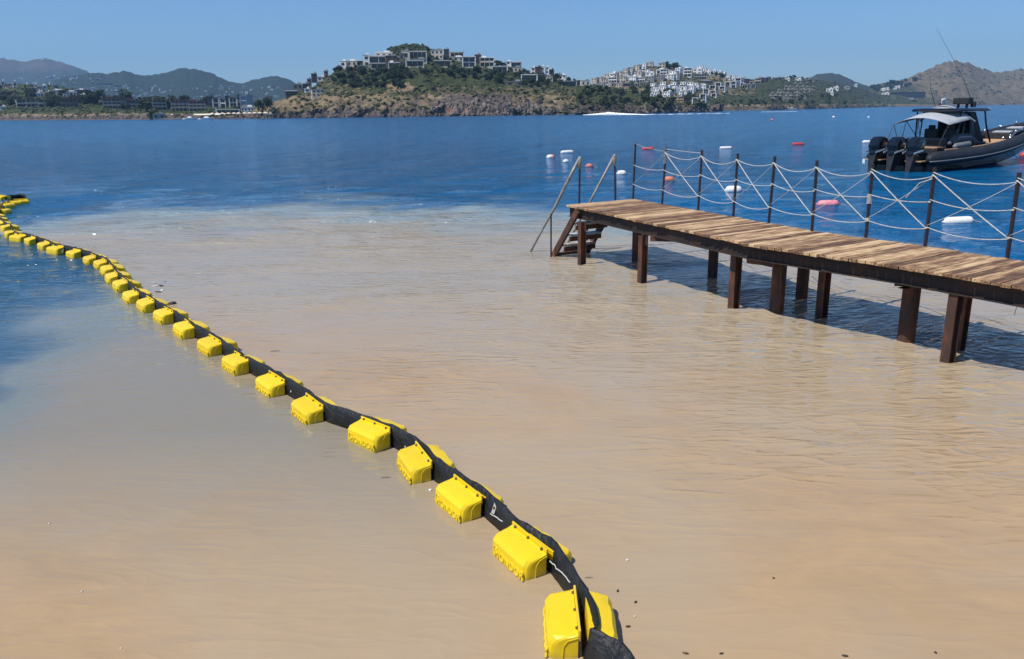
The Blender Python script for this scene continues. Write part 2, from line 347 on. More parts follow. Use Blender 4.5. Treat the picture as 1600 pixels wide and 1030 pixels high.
# central peninsula
silC = [(395, 172), (420, 162), (440, 156), (452, 151), (465, 147), (478, 141), (492, 134), (505, 126), (515, 119), (524, 113), (535, 108), (548, 104), (562, 100), (575, 96), (588, 88), (598, 81), (610, 76), (625, 71.5), (638, 70), (652, 69.5), (664, 73), (676, 79), (688, 85), (700, 88), (730, 94), (770, 102), (800, 108), (830, 116), (855, 123), (880, 127), (905, 131), (935, 136), (970, 143), (1010, 150), (1050, 158), (1085, 166), (1130, 172)]
mC = groundmat('peninsula_ground', (.27, .195, .12), (.16, .125, .075), (.034, .046, .020), (.052, .060, .026), (.165, .13, .105), (.035, .033, .034), .07)
def vegC(a, b, P):
    g = .42 if b > 149 else .62
    g = max(g, 1.1*ell(a, b, 610, 118, 110, 28)**.5 if ell(a, b, 610, 118, 110, 28) > 0 else 0)
    if b < 122+.06*(a-700) and a > 500: g = max(g, .85)
    if a > 900: g = max(g, .95 if b < 168 else .5)
    g -= .9*ell(a, b, 625, 134, 28, 10)
    if 640 < a < 790 and 118 < b < 134: g = max(g, .8)
    rock = .95 if P[2] < 4.2 else (.5 if P[2] < 10 else 0)
    if 690 < a < 800 and b > 146: rock = max(rock, .85)
    if a < 520: rock -= .3
    return max(0, min(1, g)), rock
terrain('peninsula_hill', 395, 1130, 620, 110, silC, [(395, 488), (520, 475), (700, 462), (900, 470), (1000, 500), (1060, 545), (1130, 640)], [(395, 560), (500, 600), (650, 650), (880, 680), (1000, 660), (1130, 720)], .92, 4.5, mC, vegC, cliff=6.5, seed=4, nscale=26)
# hill of the white village
silD = [(880, 150), (905, 140), (925, 133), (940, 127), (955, 121), (975, 113), (995, 107), (1012, 104), (1030, 103), (1050, 104), (1075, 108), (1100, 112), (1125, 117), (1150, 123), (1175, 126), (1200, 124), (1222, 121), (1240, 121), (1262, 122), (1285, 125), (1310, 130), (1335, 136), (1355, 142), (1380, 149), (1420, 156), (1480, 160)]
mD = groundmat('village_hill_ground', (.27, .20, .13), (.18, .14, .09), (.034, .046, .024), (.055, .064, .032), (.16, .125, .10), (.09, .075, .065), .04)
terrain('village_hill', 880, 1480, 300, 60, silD, [(880, 640), (1050, 690), (1200, 800), (1300, 1080), (1400, 1750), (1480, 1850)], [(880, 900), (1050, 1050), (1200, 1250), (1300, 1600), (1400, 2150), (1480, 2300)], .95, 4, mD,
        lambda a, b, P: (.55 if (a < 1180 and b < 150) else (.9 if b < 163 else .4), .8 if P[2] < 4 else 0), cliff=4, seed=5, nscale=60)
silE = [(1180, 150), (1225, 138), (1250, 127), (1262, 122), (1275, 116.5), (1288, 114.5), (1300, 114), (1312, 116.5), (1325, 122), (1335, 127), (1350, 133), (1380, 142), (1430, 150)]
terrain('distant_hill', 1180, 1430, 90, 22, silE, [(1180, 2300)], [(1180, 2900)], 1.0, 8, mFar, lambda a, b, P: (.75, .2), seed=6, nscale=200)
silF = [(1290, 163), (1330, 152), (1350, 143), (1362, 137), (1372, 132), (1384, 129.5), (1398, 127.5), (1412, 125), (1424, 120), (1436, 115), (1446, 110), (1456, 105.5), (1466, 101), (1476, 97.5), (1484, 95), (1492, 95.8), (1502, 96.5), (1512, 98.5), (1522, 102), (1534, 107), (1548, 111.5), (1560, 113), (1572, 112), (1584, 110), (1598, 107.5), (1620, 105), (1700, 112), (1900, 125)]
mF = groundmat('right_hill_ground', (.20, .148, .085), (.125, .10, .058), (.042, .052, .026), (.085, .08, .045), (.19, .15, .12), (.12, .10, .085), .018)
def vegF(a, b, P):
    g = .38+.5*ell(a, b, 1380, 140, 70, 16)+.3*ell(a, b, 1400, 160, 110, 12)
    if b > 140 and a < 1430: g = .75
    return g, (.7 if P[2] < 5 else .15)
terrain('right_hill', 1290, 1900, 260, 60, silF, [(1290, 1850), (1400, 1900), (1600, 2600), (1900, 2700)], [(1290, 2300), (1400, 2500), (1600, 3300), (1900, 3300)], 1.0, 20, mF, vegF, cliff=5, seed=8, nscale=170)

# ------------------------------------------------------------------ sea
def rng_axis(bands):
    out = []
    for a, b, st in bands: out += list(np.arange(a, b, st))
    out.append(bands[-1][1]); return out
# boom line, far to near: measured flange ends of every pair of floats (picture points, z = flange height)
FL = [((-62, 300), (-40, 301.2)), ((-30, 301.5), (-10, 302.3)), ((-4, 303.5), (10, 304.5)), ((38, 309.5), (25, 310.5)), ((23.5, 311.8), (12, 313)), ((14, 315.5), (2, 317.2)), ((7.5, 323), (-2, 325.5)),
      ((-7, 331), (-5, 334)), ((-4, 336.2), (1, 339.5)), ((0.5, 342), (7, 346)), ((10, 348.2), (17.5, 351.2)), ((18.3, 357.3), (22, 360)),
      ((26.2, 363), (38, 364)), ((48.7, 366.5), (57.7, 369.7)), ((69.4, 373), (79.4, 377)), ((85.4, 381), (98, 382.5)), ((114, 385.7), (128, 389)),
      ((142.6, 394), (152, 398.5)), ((160, 400.6), (167.6, 404.5)), ((171, 409), (177.5, 415)), ((179, 419.5), (187, 427)), ((191.6, 432), (201, 439)), ((206.6, 446.6), (219, 455)),
      ((231, 460), (243.5, 468.6)), ((256, 476), (273.4, 486)), ((287.7, 495), (306.5, 508)), ((325.7, 517.7), (349.7, 532)), ((365.7, 544.4), (391.7, 560)), ((418, 573), (450, 591)),
      ((477, 608), (509, 631)), ((558.5, 646), (619, 669)), ((653, 688.5), (674.6, 714)), ((708, 737), (756, 771)), ((800.7, 809.5), (861, 855)), ((903, 910), (909, 981))]
ZF = .19
pairs = []
for a, b in FL:
    A, B = at(*a, ZF), at(*b, ZF); c = (A+B)/2; d = (B-A); L = d.length; d.normalize(); c.z = 0
    pairs.append((c, d, L))
# a float is .43 m long: use that length around each measured centre
ctrl = []
for i, (c, d, L) in enumerate(pairs):
    h_ = .19 if i > 10 else min(.19, L/2)
    ctrl += [c-d*h_, c+d*h_]
    if i == 2: ctrl += [at(33, 305, .1), at(40, 306.8, .1)]
ctrl += [at(925, 1012, .12), at(955, 1060, .1), at(990, 1160, .1), at(1010, 1300, .1)]
ctrl = [Vector((p_.x, p_.y, 0)) for p_ in ctrl]
def catmull(P, n=5):
    out = []
    for i in range(len(P)-1):
        p0, p1, p2, p3 = P[max(i-1, 0)], P[i], P[i+1], P[min(i+2, len(P)-1)]
        for k in range(n):
            s_ = k/n; a = .5*(2*p1+(p2-p0)*s_+(2*p0-5*p1+4*p2-p3)*s_*s_+(-p0+3*p1-3*p2+p3)*s_**3); out.append(a)
    out.append(P[-1]); return out
path = catmull(ctrl, 5)
pth = np.array([[p_.x, p_.y] for p_ in path])
mainpath = pth[14*2*5:]
def silt(x, y):
    """amount of stirred-up silt in the water at a place; plume boundaries in metres"""
    P = (x, y, 0)
    a, b = pr(P) if y > .8 else (800, 1500)
    d2 = (mainpath[:, 0]-x)**2+(mainpath[:, 1]-y)**2; k = int(d2.argmin()); k = min(max(k, 1), len(mainpath)-2)
    tx, ty = mainpath[k+1]-mainpath[k-1]; side = tx*(y-mainpath[k, 1])-ty*(x-mainpath[k, 0])   # >0 right side of boom
    n_ = fbm(Vector((x*.22, y*.22, 3.3)), 4)*.5
    if side > 0 or y > 20:
        ytop = interp(a, [(-200, 345), (40, 336), (110, 322), (200, 309), (330, 300), (500, 296), (700, 297), (850, 303), (960, 318), (1100, 330), (1250, 342), (1400, 362), (1600, 390), (1900, 428)])
        v = (b-ytop)/interp(a, [(0, 40), (200, 72), (450, 92), (800, 84), (1000, 70), (1200, 58), (1600, 56)])
        return max(0, min(1, v+n_*.5)), 0
    ytop = interp(a, [(-500, 760), (-200, 600), (0, 512), (60, 476), (130, 456), (200, 452), (300, 446), (500, 440)])
    v = (b-ytop+10)/interp(a, [(0, 240), (60, 205), (120, 150), (220, 90), (400, 60)])
    return max(0, min(1, v+n_*.9)), max(0, min(1, (y-3.9)/2.8+n_*.3))
# rows grow coarser with distance, columns fan out with it; real waves are cut off where the grid cannot carry them
rows_y = list(np.arange(-60, 1, 6.1))+list(np.arange(1.4, 12, .065)); y_ = 12.0
while y_ < 6300: y_ += max(.065, min(y_*y_/2300, y_*.09)); rows_y.append(min(y_, 6400))
rows_y = np.array(sorted(set(rows_y)))
tc_ = np.concatenate([np.linspace(-.80, .80, 640)])
outer = np.array([.02, .05, .1, .2, .4, .7, 1.0])
GX = []; 
for yy in rows_y:
    k_ = min(max(yy, 0)+2.0, 4900.0); inner = tc_*k_
    GX.append(np.concatenate([(-.80*k_-outer*(6400-.80*k_))[::-1], inner, .80*k_+outer*(6400-.80*k_)]))
GX = np.array(GX); GY = np.repeat(rows_y[:, None], GX.shape[1], 1)
# coarse field of silt, sampled by interpolation
cx_ = np.arange(-40, 46, .4); cy_ = np.arange(-3, 47, .4)
SF = np.array([[silt(x, y) for x in cx_] for y in cy_])
def field(F, X, Y):
    fx = np.clip((X-cx_[0])/.4, 0, len(cx_)-1.001); fy = np.clip((Y-cy_[0])/.4, 0, len(cy_)-1.001)
    ix, iy = fx.astype(int), fy.astype(int); ax, ay = fx-ix, fy-iy
    return F[iy, ix]*(1-ax)*(1-ay)+F[iy, ix+1]*ax*(1-ay)+F[iy+1, ix]*(1-ax)*ay+F[iy+1, ix+1]*ax*ay
SG = field(SF[:, :, 0], GX, GY); SS = field(SF[:, :, 1], GX, GY); SG[GY > 46] = 0; SS[GY > 46] = 0
NEARF = np.clip((13.5-GY)/(8.5+.9*np.clip(GX, -5, 6)), 0, 1)
rw = np.random.default_rng(12)
rowstep = np.maximum(np.gradient(rows_y)[:, None], .80*2/640*np.maximum(GY, 2))
gust = np.zeros_like(GX)
for i in range(9):
    l_ = rw.uniform(2.5, 9); a_ = rw.uniform(0, 6.28); gust += np.sin((GX*math.cos(a_)+GY*math.sin(a_))*6.283/l_+rw.uniform(0, 6.28))
gust = np.clip(.75+.16*gust, .25, 1.35)
jet = np.clip(1-((GX-3.2)/3.6)**2-((GY-10.5)/5.5)**2, 0, 1)*1.0
ampl = gust*((1-SG)*1.9+SG*(.74+1.35*jet))*(1-.80*NEARF**.8*(1-.45*np.clip((GX-.6)/2.5, 0, 1)))*(1-.45*SS)
WX = np.zeros_like(GX); WY = np.zeros_like(GX); WZ = np.zeros_like(GX)
for i in range(58):
    l_ = .22*(2.9/.22)**(i/57)*rw.uniform(.9, 1.1); a_ = math.radians(-78)+rw.normal(0, .27)   # travelling towards the beach
    if i % 6 == 0: a_ += rw.uniform(-1.2, 1.2)
    k_ = 6.283/l_; ph = rw.uniform(0, 6.28); A = .0034*(l_ if l_ < .7 else .7*(l_/.7)**.25)
    ok = np.clip(l_/(rowstep*2.6)-1, 0, 1)
    arg = (GX*math.cos(a_)+GY*math.sin(a_))*k_+ph+.6*np.sin(GX*.7/l_**.5+i)+.5*np.sin(GY*.9/l_**.5+i*2)
    WZ += A*ok*np.sin(arg); WX += A*ok*.8*np.cos(arg)*math.cos(a_); WY += A*ok*.8*np.cos(arg)*math.sin(a_)
VX, VY, VZ = GX+WX*ampl, GY+WY*ampl, WZ*ampl
nr, nx_ = GX.shape
V = np.stack([VX, VY, VZ], 2).reshape(-1, 3)
idx = np.arange(nr*nx_).reshape(nr, nx_)
F_ = np.stack([idx[:-1, :-1], idx[:-1, 1:], idx[1:, 1:], idx[1:, :-1]], 2).reshape(-1, 4)
me = bpy.data.meshes.new('sea'); me.vertices.add(len(V)); me.vertices.foreach_set('co', V.ravel())
me.loops.add(F_.size); me.loops.foreach_set('vertex_index', F_.ravel()); me.polygons.add(len(F_)); me.polygons.foreach_set('loop_start', np.arange(0, F_.size, 4)); me.update(calc_edges=True)
me.polygons.foreach_set('use_smooth', np.ones(len(F_), bool))
FAR = np.clip((GY-14)/90, 0, 1)**.6
at_ = me.color_attributes.new('silt', 'FLOAT_COLOR', 'POINT'); at_.data.foreach_set('color', np.stack([SG, NEARF, SS, np.ones_like(SG)], 2).ravel())
at_ = me.color_attributes.new('sea_state', 'FLOAT_COLOR', 'POINT'); at_.data.foreach_set('color', np.stack([FAR, np.clip(ampl/1.5, 0, 1.25), np.zeros_like(FAR), np.ones_like(FAR)], 2).ravel())
m = bpy.data.materials.new('sea_water'); m.use_nodes = True; t = m.node_tree; p = t.nodes['Principled BSDF']
geo = nd(t, 'ShaderNodeNewGeometry'); vc = nd(t, 'ShaderNodeVertexColor', layer_name='silt'); sp = nd(t, 'ShaderNodeSeparateColor'); t.links.new(vc.outputs[0], sp.inputs[0])
def ns(scale, det=3, ro=.5, st=(1, 1, 1), rot=0, dist=0):
    mp = nd(t, 'ShaderNodeMapping'); mp.inputs['Scale'].default_value = st; mp.inputs['Rotation'].default_value = (0, 0, rot)
    n = nd(t, 'ShaderNodeTexNoise'); setin(n, {'Scale': scale, 'Detail': det, 'Roughness': ro, 'Distortion': dist})
    t.links.new(geo.outputs['Position'], mp.inputs[0]); t.links.new(mp.outputs[0], n.inputs[0]); return n.outputs[0]
def mr(f, a, b, c=0, d=1, smooth=False):
    r = nd(t, 'ShaderNodeMapRange'); setin(r, {'From Min': a, 'From Max': b, 'To Min': c, 'To Max': d})
    if smooth: r.interpolation_type = 'SMOOTHSTEP'
    t.links.new(f, r.inputs[0]); return r.outputs[0]
def mth(op, a, b=None, c=None):
    n = nd(t, 'ShaderNodeMath', operation=op)
    for i, q in enumerate((a, b, c)):
        if q is None: continue
        if isinstance(q, (int, float)): n.inputs[i].default_value = q
        else: t.links.new(q, n.inputs[i])
    return n.outputs[0]
def mixc(f, a, b):
    x = nd(t, 'ShaderNodeMix', data_type='RGBA'); t.links.new(f, x.inputs[0])
    for i, c in ((6, a), (7, b)):
        if isinstance(c, tuple): x.inputs[i].default_value = (*c, 1)
        else: t.links.new(c, x.inputs[i])
    return x.outputs[2]
cloud = ns(.55, 6, .6, (1, 1.6, 1), .3, .6)
silt_m = mr(mth('MULTIPLY_ADD', mth('SUBTRACT', cloud, .5), .5, sp.outputs[0]), .05, .95, 0, 1, True)
tan = mixc(mr(ns(.9, 7, .62, (1, 1.9, 1), .5, 1.2), .36, .66), (.375, .258, .142), (.435, .295, .160))
tan = mixc(mr(ns(.35, 5, .6, (1, 1, 1), 1.1, .8), .42, .66), tan, (.39, .300, .195))
greyt = (.345, .290, .212)
tan = mixc(mr(sp.outputs[1], .0, .75), greyt, tan)
blue = mixc(mr(ns(.02, 4, .6), .3, .7), (.0, .080, .205), (.0, .100, .25))
blue = mixc(mth('MULTIPLY', sp.outputs[2], .8), blue, (.026, .070, .105))
tan = mixc(mth('MULTIPLY', sp.outputs[2], .85), tan, (.212, .198, .155))
murk = mixc(sp.outputs[2], (.235, .290, .295), (.180, .200, .180))
base = mixc(mr(silt_m, .0, .34), blue, mixc(mr(silt_m, .40, 1), murk, tan))
t.links.new(base, p.inputs['Base Color']); setin(p, {'Roughness': .06, 'IOR': 1.333, 'Specular IOR Level': .5})
v2 = nd(t, 'ShaderNodeVertexColor', layer_name='sea_state'); s2_ = nd(t, 'ShaderNodeSeparateColor'); t.links.new(v2.outputs[0], s2_.inputs[0])
t.links.new(mr(s2_.outputs[0], 0, 1, .045, .17), p.inputs['Roughness'])
# waves: several lengths, running with the breeze; small ones are calmer near the beach
w1 = ns(.9, 3, .55, (1, 2.6, 1), .22, .5)
def crest(scale, st, rot, dist):
    q = mth('ABSOLUTE', mth('SUBTRACT', ns(scale, 1, .4, st, rot, dist), .5)); return mth('POWER', mth('SUBTRACT', 1.0, mth('MULTIPLY', q, 2.2)), 3.0)
w2 = mth('ADD', crest(1.5, (1, 3.4, 1), .16, .5), mth('MULTIPLY', crest(3.2, (1, 3.0, 1), .10, .4), .45)); w3 = ns(11, 3, .6, (1, 1.8, 1), .3, .3); w0 = ns(.16, 2, .5, (1, 2.2, 1), .1)
calm = mr(ns(.3, 3, .5, (1, 1.3, 1), .4), .36, .62, .45, 1.0)
amp = mth('MULTIPLY', calm, mr(sp.outputs[1], 0, .8, 1.0, .10))
side = mth('SUBTRACT', 1.0, mth('MULTIPLY', sp.outputs[2], .55)); amp = mth('MULTIPLY', amp, side)
deep = mth('MULTIPLY_ADD', mth('SUBTRACT', 1.0, silt_m), 1.1, .95)
farw = mr(s2_.outputs[0], .05, .5, 0, 1)
w4 = mth('ADD', crest(.42, (1, 1.25, 1), .15, .6), mth('MULTIPLY', crest(1.0, (1, 1.4, 1), .3, .5), .35))
hgt = mth('ADD', mth('MULTIPLY', mth('MULTIPLY', w1, .60), farw), mth('ADD', mth('MULTIPLY', w2, mr(farw, 0, 1, .029, .075)), mth('MULTIPLY', w3, mr(farw, 0, 1, .0025, .007))))
hgt = mth('MULTIPLY_ADD', mth('MULTIPLY', w4, farw), .17, hgt)
hgt = mth('MULTIPLY', hgt, mr(s2_.outputs[1], 0, 1, .07, 1))
hgt = mth('MULTIPLY_ADD', w0, mr(farw, 0, 1, .02, .8), hgt)
bp = nd(t, 'ShaderNodeBump'); setin(bp, {'Strength': 1.0, 'Distance': 1.0}); t.links.new(hgt, bp.inputs['Height']); t.links.new(bp.outputs[0], p.inputs['Normal'])
me.materials.append(m)
tag(ob('sea', me), kind='structure')

# ------------------------------------------------------------------ haze
mh = bpy.data.materials.new('haze_air'); mh.use_nodes = True; t = mh.node_tree
t.nodes.remove(t.nodes['Principled BSDF']); pv = nd(t, 'ShaderNodeVolumePrincipled'); setin(pv, {'Color': (.34, .62, 1, 1), 'Density': .000105, 'Anisotropy': .1})
t.links.new(pv.outputs[0], t.nodes['Material Output'].inputs['Volume'])
hz = MB().box((0, 3300, 225), (13600, 6900, 457)).build('haze', mh); tag(hz, kind='stuff')

# ------------------------------------------------------------------ boom: yellow floats bolted to a black belt
boom = thing('floating_boom', pairs[-1][0], 0, 'long line of yellow floats bolted along a black belt, snaking across the water', 'floating barrier')
OFF = pairs[-1][0].copy()
# belt: a stiff ribbon with thickness; leans away from the camera in the slack stretches
rings = []
npth = len(path)
lean_pts = [(0, 0), (npth-95, 0), (npth-60, .12), (npth-46, .25), (npth-41, .38), (npth-36, .15), (npth-32, .5), (npth-27, .15), (npth-22, .75), (npth-17, .1), (npth-14, .7), (npth-9, 1.05), (npth-1, 1.15)]
for i, p_ in enumerate(path):
    d = (path[min(i+1, npth-1)]-path[max(i-1, 0)]).normalized(); nrm = Vector((-d.y, d.x, 0))   # left of travel (towards near) = right-hand, seaward side
    ln = interp(i, lean_pts)*.55
    wob = .012*math.sin(i*1.7)+.02*fbm(Vector((i*.23, 1, 0)))
    H0, H1 = -.05, .190+wob*.6
    up = (Vector((0, 0, math.cos(ln)))+nrm*math.sin(ln))
    sd = up.cross(d).normalized()
    th_ = .011
    if i < 50: H1 -= .05
    if i > npth-20: H1 += .03*min(1, (i-npth+20)/8)
    a = p_-OFF; foot = a+Vector((0, 0, H0)); tp = foot+up*(H1-H0)
    md = foot+up*(H1-H0)*.5 + sd*wob*.4
    rings.append([foot+sd*th_, md+sd*th_, tp+sd*th_, tp+up*.004, tp-sd*th_, md-sd*th_, foot-sd*th_])
MB().loft(rings, closed=True, cap=True).build('belt', M['belt'], boom, smooth=True)
# float body
def float_mesh():
    L, Wd, H = .43, .185, .158; b = MB()
    def ring(x, ins, z0=-.09):
        w = Wd-ins*.75
        return [(x, -.012, z0), (x, -w*.94, z0), (x, -w, .02), (x, -w+.006, H-.045-ins*.3), (x, -w+.030, H-.012-ins*.35), (x, -w*.5, H-ins*.25), (x, -.035, H+.006-ins*.15), (x, -.014, H+.010-ins*.1)]
    xs_ = [(-.213, .055), (-.207, .034), (-.188, .010), (-.165, 0), (-.07, .001), (0, -.001), (.07, 0), (.165, 0), (.188, .010), (.207, .034), (.213, .055)]
    b.loft([ring(x, i) for x, i in xs_], closed=True, cap=True)
    me_ = b.mesh('float', M['yellow'], smooth=True)
    bm = bmesh.new(); bm.from_mesh(me_)
    bmesh.ops.subdivide_edges(bm, edges=list(bm.edges), cuts=1, use_grid_fill=True)
    for v in bm.verts:
        n_ = noise.noise(v.co*9); v.co.z += n_*.004; v.co.y += noise.noise(v.co*11+Vector((3, 0, 0)))*.003
        dd = (v.co-Vector((.13, -.15, .13))).length
        if dd < .06: v.co += Vector((0, .012, -.014))*(1-dd/.06)
    # seam on the end faces
    bm.to_mesh(me_); bm.free(); me_.polygons.foreach_set('use_smooth', [True]*len(me_.polygons)); me_.set_sharp_from_angle(angle=math.radians(24))
    return me_
FM = float_mesh()
FLAN = MB().box((0, -.0065, .158), (.42, .013, .068)).mesh('flange', M['yellow'], bevel=.004)
BOLT = MB().lathe([(.011, 0), (.011, .004), (.0065, .0045), (.0065, .014)], 6, Matrix.Rotation(math.radians(90), 4, 'X')).mesh('bolt', M['bolt'])
SEAM = MB().tube([(0, -.012, 0), (0, -.07, -.02), (0, -.09, -.05), (0, -.095, -.13)], .0022, 5).mesh('seam', M['yellow_worn'])
cu = bpy.data.curves.new('lettering', 'FONT'); cu.body = 'MONDOR'; cu.size = .074; cu.extrude = .005; cu.bevel_depth = .0007; cu.align_x = 'CENTER'; cu.align_y = 'CENTER'; cu.space_character = 1.08; cu.resolution_u = 3
to = bpy.data.objects.new('tmp', cu); COL.objects.link(to); bpy.context.view_layer.update()
LM = bpy.data.meshes.new_from_object(to.evaluated_get(bpy.context.evaluated_depsgraph_get())); COL.objects.unlink(to); bpy.data.objects.remove(to)
LM.materials.clear(); LM.materials.append(M['yellow_worn'])
eb = MB(); ringv = [(.026*math.cos(a), .026*math.sin(a), .003) for a in np.linspace(0, 2*math.pi, 21)[:-1]]
eb.tube(ringv+[ringv[0]], .0032, 5, cap=False); eb.tube([(-.014, -.016, .003), (-.006, .004, .003), (0, -.008, .003), (.006, .004, .003), (.014, -.016, .003)], .003, 5); eb.tube([(-.010, .012, .003), (0, .018, .003), (.010, .012, .003)], .003, 5)
EM = eb.mesh('emblem', M['yellow_worn'])
for i, (c, d, L) in enumerate(pairs):
    ang = math.atan2(d.y, d.x)
    sgn = 1
    for sd_ in (0, 1):
        if i > len(pairs)-1: continue
        f = ob('float', FM, boom); f.location = c-OFF+Vector((-d.y, d.x, 0))*(.013 if sd_ else -.013)
        tilt = random.uniform(-.05, .05)+(.06 if sd_ else -.03)
        f.rotation_euler = (tilt, random.uniform(-.03, .03), ang+(math.pi if sd_ else 0)+random.uniform(-.03, .03))
        f.location.z = -.014+random.uniform(-.014, .008)-(.03 if (sd_ and i in (27, 28, 29, 32, 33)) else 0)
        if not (sd_ and i == len(pairs)-1): ob('flange', FLAN, f)
        if i > 16 and not (sd_ and i == len(pairs)-1):
            for bx in (-.16, 0, .16):
                bo = ob('bolt', BOLT, f); bo.location = (bx, -.013, .176)
            for ex in (-1, 1):
                s2 = ob('seam', SEAM, f); s2.location = (.2162*ex, 0, .15)
            le = ob('lettering', LM, f); le.location = (.035, -.1830, .045); le.rotation_euler = (math.radians(86), 0, 0)
            em = ob('emblem', EM, f); em.location = (-.132, -.1820, .066); em.rotation_euler = (math.radians(86), 0, 0)
# plates and clips on the belt
def on_belt(x, y, z=.13): return at(x, y, z)-OFF
pl = MB().box((0, 0, 0), (.034, .006, .085)).build('clip_plate', M['plate'], boom, bevel=.002); pl.location = on_belt(775.5, 793, .125); pl.rotation_euler = (math.radians(-24), 0, math.radians(-53)); pl.location += Vector((-.012, -.014, .004))
bo = ob('bolt', BOLT, pl); bo.location = (0, -.003, 0)
for (x, y, s_) in ((640, 692, 1.0), (460, 607, .8), (281, 493, .6), (100, 392, .5)):
    pl = MB().box((0, 0, 0), (.012, .006, .08)).build('clip_strap', M['scuff'], boom, bevel=.002); pl.location = on_belt(x, y, .09)+Vector((-.02, -.02, 0)); pl.rotation_euler = (math.radians(-15), .5*s_, math.radians(-40))
def crease(pts, z):
    q = [on_belt(x, y, z_) for (x, y), z_ in zip(pts, z)]; w = MB()
    q = [v+Vector((-.010, -.013, .005)) for v in q]
    for a, b in zip(q, q[1:]): w.beam(a, b, .004, .006)
    w.build('scuff_mark', M['scuff'], boom)
random.seed(3)
def jag(a, b, n, j): return [(a[0]+(b[0]-a[0])*k/n+random.uniform(-j, j), a[1]+(b[1]-a[1])*k/n+random.uniform(-j, j)) for k in range(n+1)]
crease(jag((862, 876), (893, 909), 9, 1.3), np.linspace(.10, .12, 10))
crease(jag((768, 803), (788, 814), 6, 1.2), np.linspace(.09, .08, 7))

# ------------------------------------------------------------------ jetty
HD = 1.045
NE = [at(886, 320, HD), at(1166, 379.6, HD), at(1413, 415.6, HD), at(1600, 447, HD)]
FE = [at(990, 311, HD), at(1270, 361, HD), at(1421, 381, HD), at(1600, 409, HD)]
dn = Vector((.50, -.866, 0)); df = Vector((.455, -.89, 0))
NE.append(NE[-1]+dn*3.6); FE.append(FE[-1]+df*4.2)
def along(P, s_):
    L = [0]
    for a, b in zip(P, P[1:]): L.append(L[-1]+(b-a).length)
    q = s_*L[-1]
    for i in range(len(P)-1):
        if q <= L[i+1] or i == len(P)-2: return P[i].lerp(P[i+1], (q-L[i])/(L[i+1]-L[i]))
LN = sum((b-a).length for a, b in zip(NE, NE[1:]))
jetty = thing('jetty', (NE[0].x, NE[0].y, 0), 0, 'wooden plank jetty on rusty steel piles, standing in the silty water', 'jetty')
J0 = Vector((NE[0].x, NE[0].y, 0))
random.seed(11)
NP = int(LN/.105); PLM = {}
step = LN/NP
for i in range(NP):
    s_ = (i+.5)/NP; a = along(NE, s_); b = along(FE, s_)
    if i == 36: jog = .03
    dvec = (a-b).normalized()
    a = a+dvec*(random.uniform(0, .03)+(.035 if a.y < at(1166, 379.6, HD).y-.02 else 0)); b = b-dvec*random.uniform(0, .03)
    L = (a-b).length; wdt = step-random.uniform(.003, .006)
    key = (round(L, 2), round(wdt, 3))
    if key not in PLM: PLM[key] = MB().box((0, 0, 0), (key[0], key[1], .038)).mesh('plank', M['plank'], bevel=.003, seg=1)
    o = ob('plank', PLM[key], jetty); mid = (a+b)/2
    o.location = mid-J0; o.location.z = HD-.019+random.uniform(-.004, .004)
    o.rotation_euler = (random.uniform(-.02, .02), random.uniform(-.004, .004), math.atan2(dvec.y, dvec.x)+random.uniform(-.004, .004))
def jb(name, m, fn, **k):
    b = MB(); fn(b); b.v = [tuple(Vector(v)-J0) for v in b.v]; return b.build(name, m, jetty, **k)
def ibeam(b, p, q, zt, h_, w):
    p = Vector((p.x, p.y, 0)); q = Vector((q.x, q.y, 0)); up = Vector((0, 0, 1))
    b.beam(p+up*(zt-.006), q+up*(zt-.006), w, .012); b.beam(p+up*(zt-h_+.006), q+up*(zt-h_+.006), w, .012); b.beam(p+up*(zt-h_/2), q+up*(zt-h_/2), .01, h_-.024)
inn = .07
for P, sg in ((NE, 1), (FE, -1)):
    for i in range(len(P)-1):
        o1, o2 = (along(FE if P is NE else NE, .5)-along(P, .5)).normalized()*inn, 0
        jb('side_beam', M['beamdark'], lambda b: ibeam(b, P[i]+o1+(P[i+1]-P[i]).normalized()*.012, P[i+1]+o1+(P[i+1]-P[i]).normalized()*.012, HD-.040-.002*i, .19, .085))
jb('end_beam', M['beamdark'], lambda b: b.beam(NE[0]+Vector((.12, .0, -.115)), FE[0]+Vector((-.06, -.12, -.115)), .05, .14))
# joist ends showing under the side beam
def joists(b):
    n = 62
    for k in range(n):
        s_ = (k+.5)/n; a = along(NE, s_); c = along(FE, s_); d = (c-a).normalized()
        b.beam(a+d*.16+Vector((0, 0, -.060)), c-d*.16+Vector((0, 0, -.060)), .03, .035)
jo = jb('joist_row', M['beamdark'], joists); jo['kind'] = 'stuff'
def hpile(b, p, s_=.10, top=HD-.235):
    s_ *= .92
    d = Vector((.47, -.88, 0)); e_ = Vector((.88, .47, 0)); bot = -1.2
    P = Vector((p.x, p.y, 0))
    for sg in (-1, 1): b.beam(P+e_*sg*s_*.5+Vector((0, 0, bot)), P+e_*sg*s_*.5+Vector((0, 0, top)), .012, s_*1.0, up=d)
    b.beam(P+Vector((0, 0, bot)), P+Vector((0, 0, top)), s_-.014, .012, up=d)
for px, py, s_ in ((909, 414, .12), (1003, 442, .12), (1146, 480, .125), (1480, 567, .12), (1283, 495, .125), (1497, 549, .11)):
    q = at(px, py); jb('pile', M['steel'], lambda b: hpile(b, q, s_))
for px, py, r in ((1213, 487, .10), (1415, 533, .105), (995, 409, .10), (1113, 433, .085), (1252, 466, .09)):
    q = at(px, py); jb('pile', M['steel'], lambda b: b.tube([(q.x, q.y, -1.2), (q.x, q.y, HD-.234)], r, 20), smooth=False)
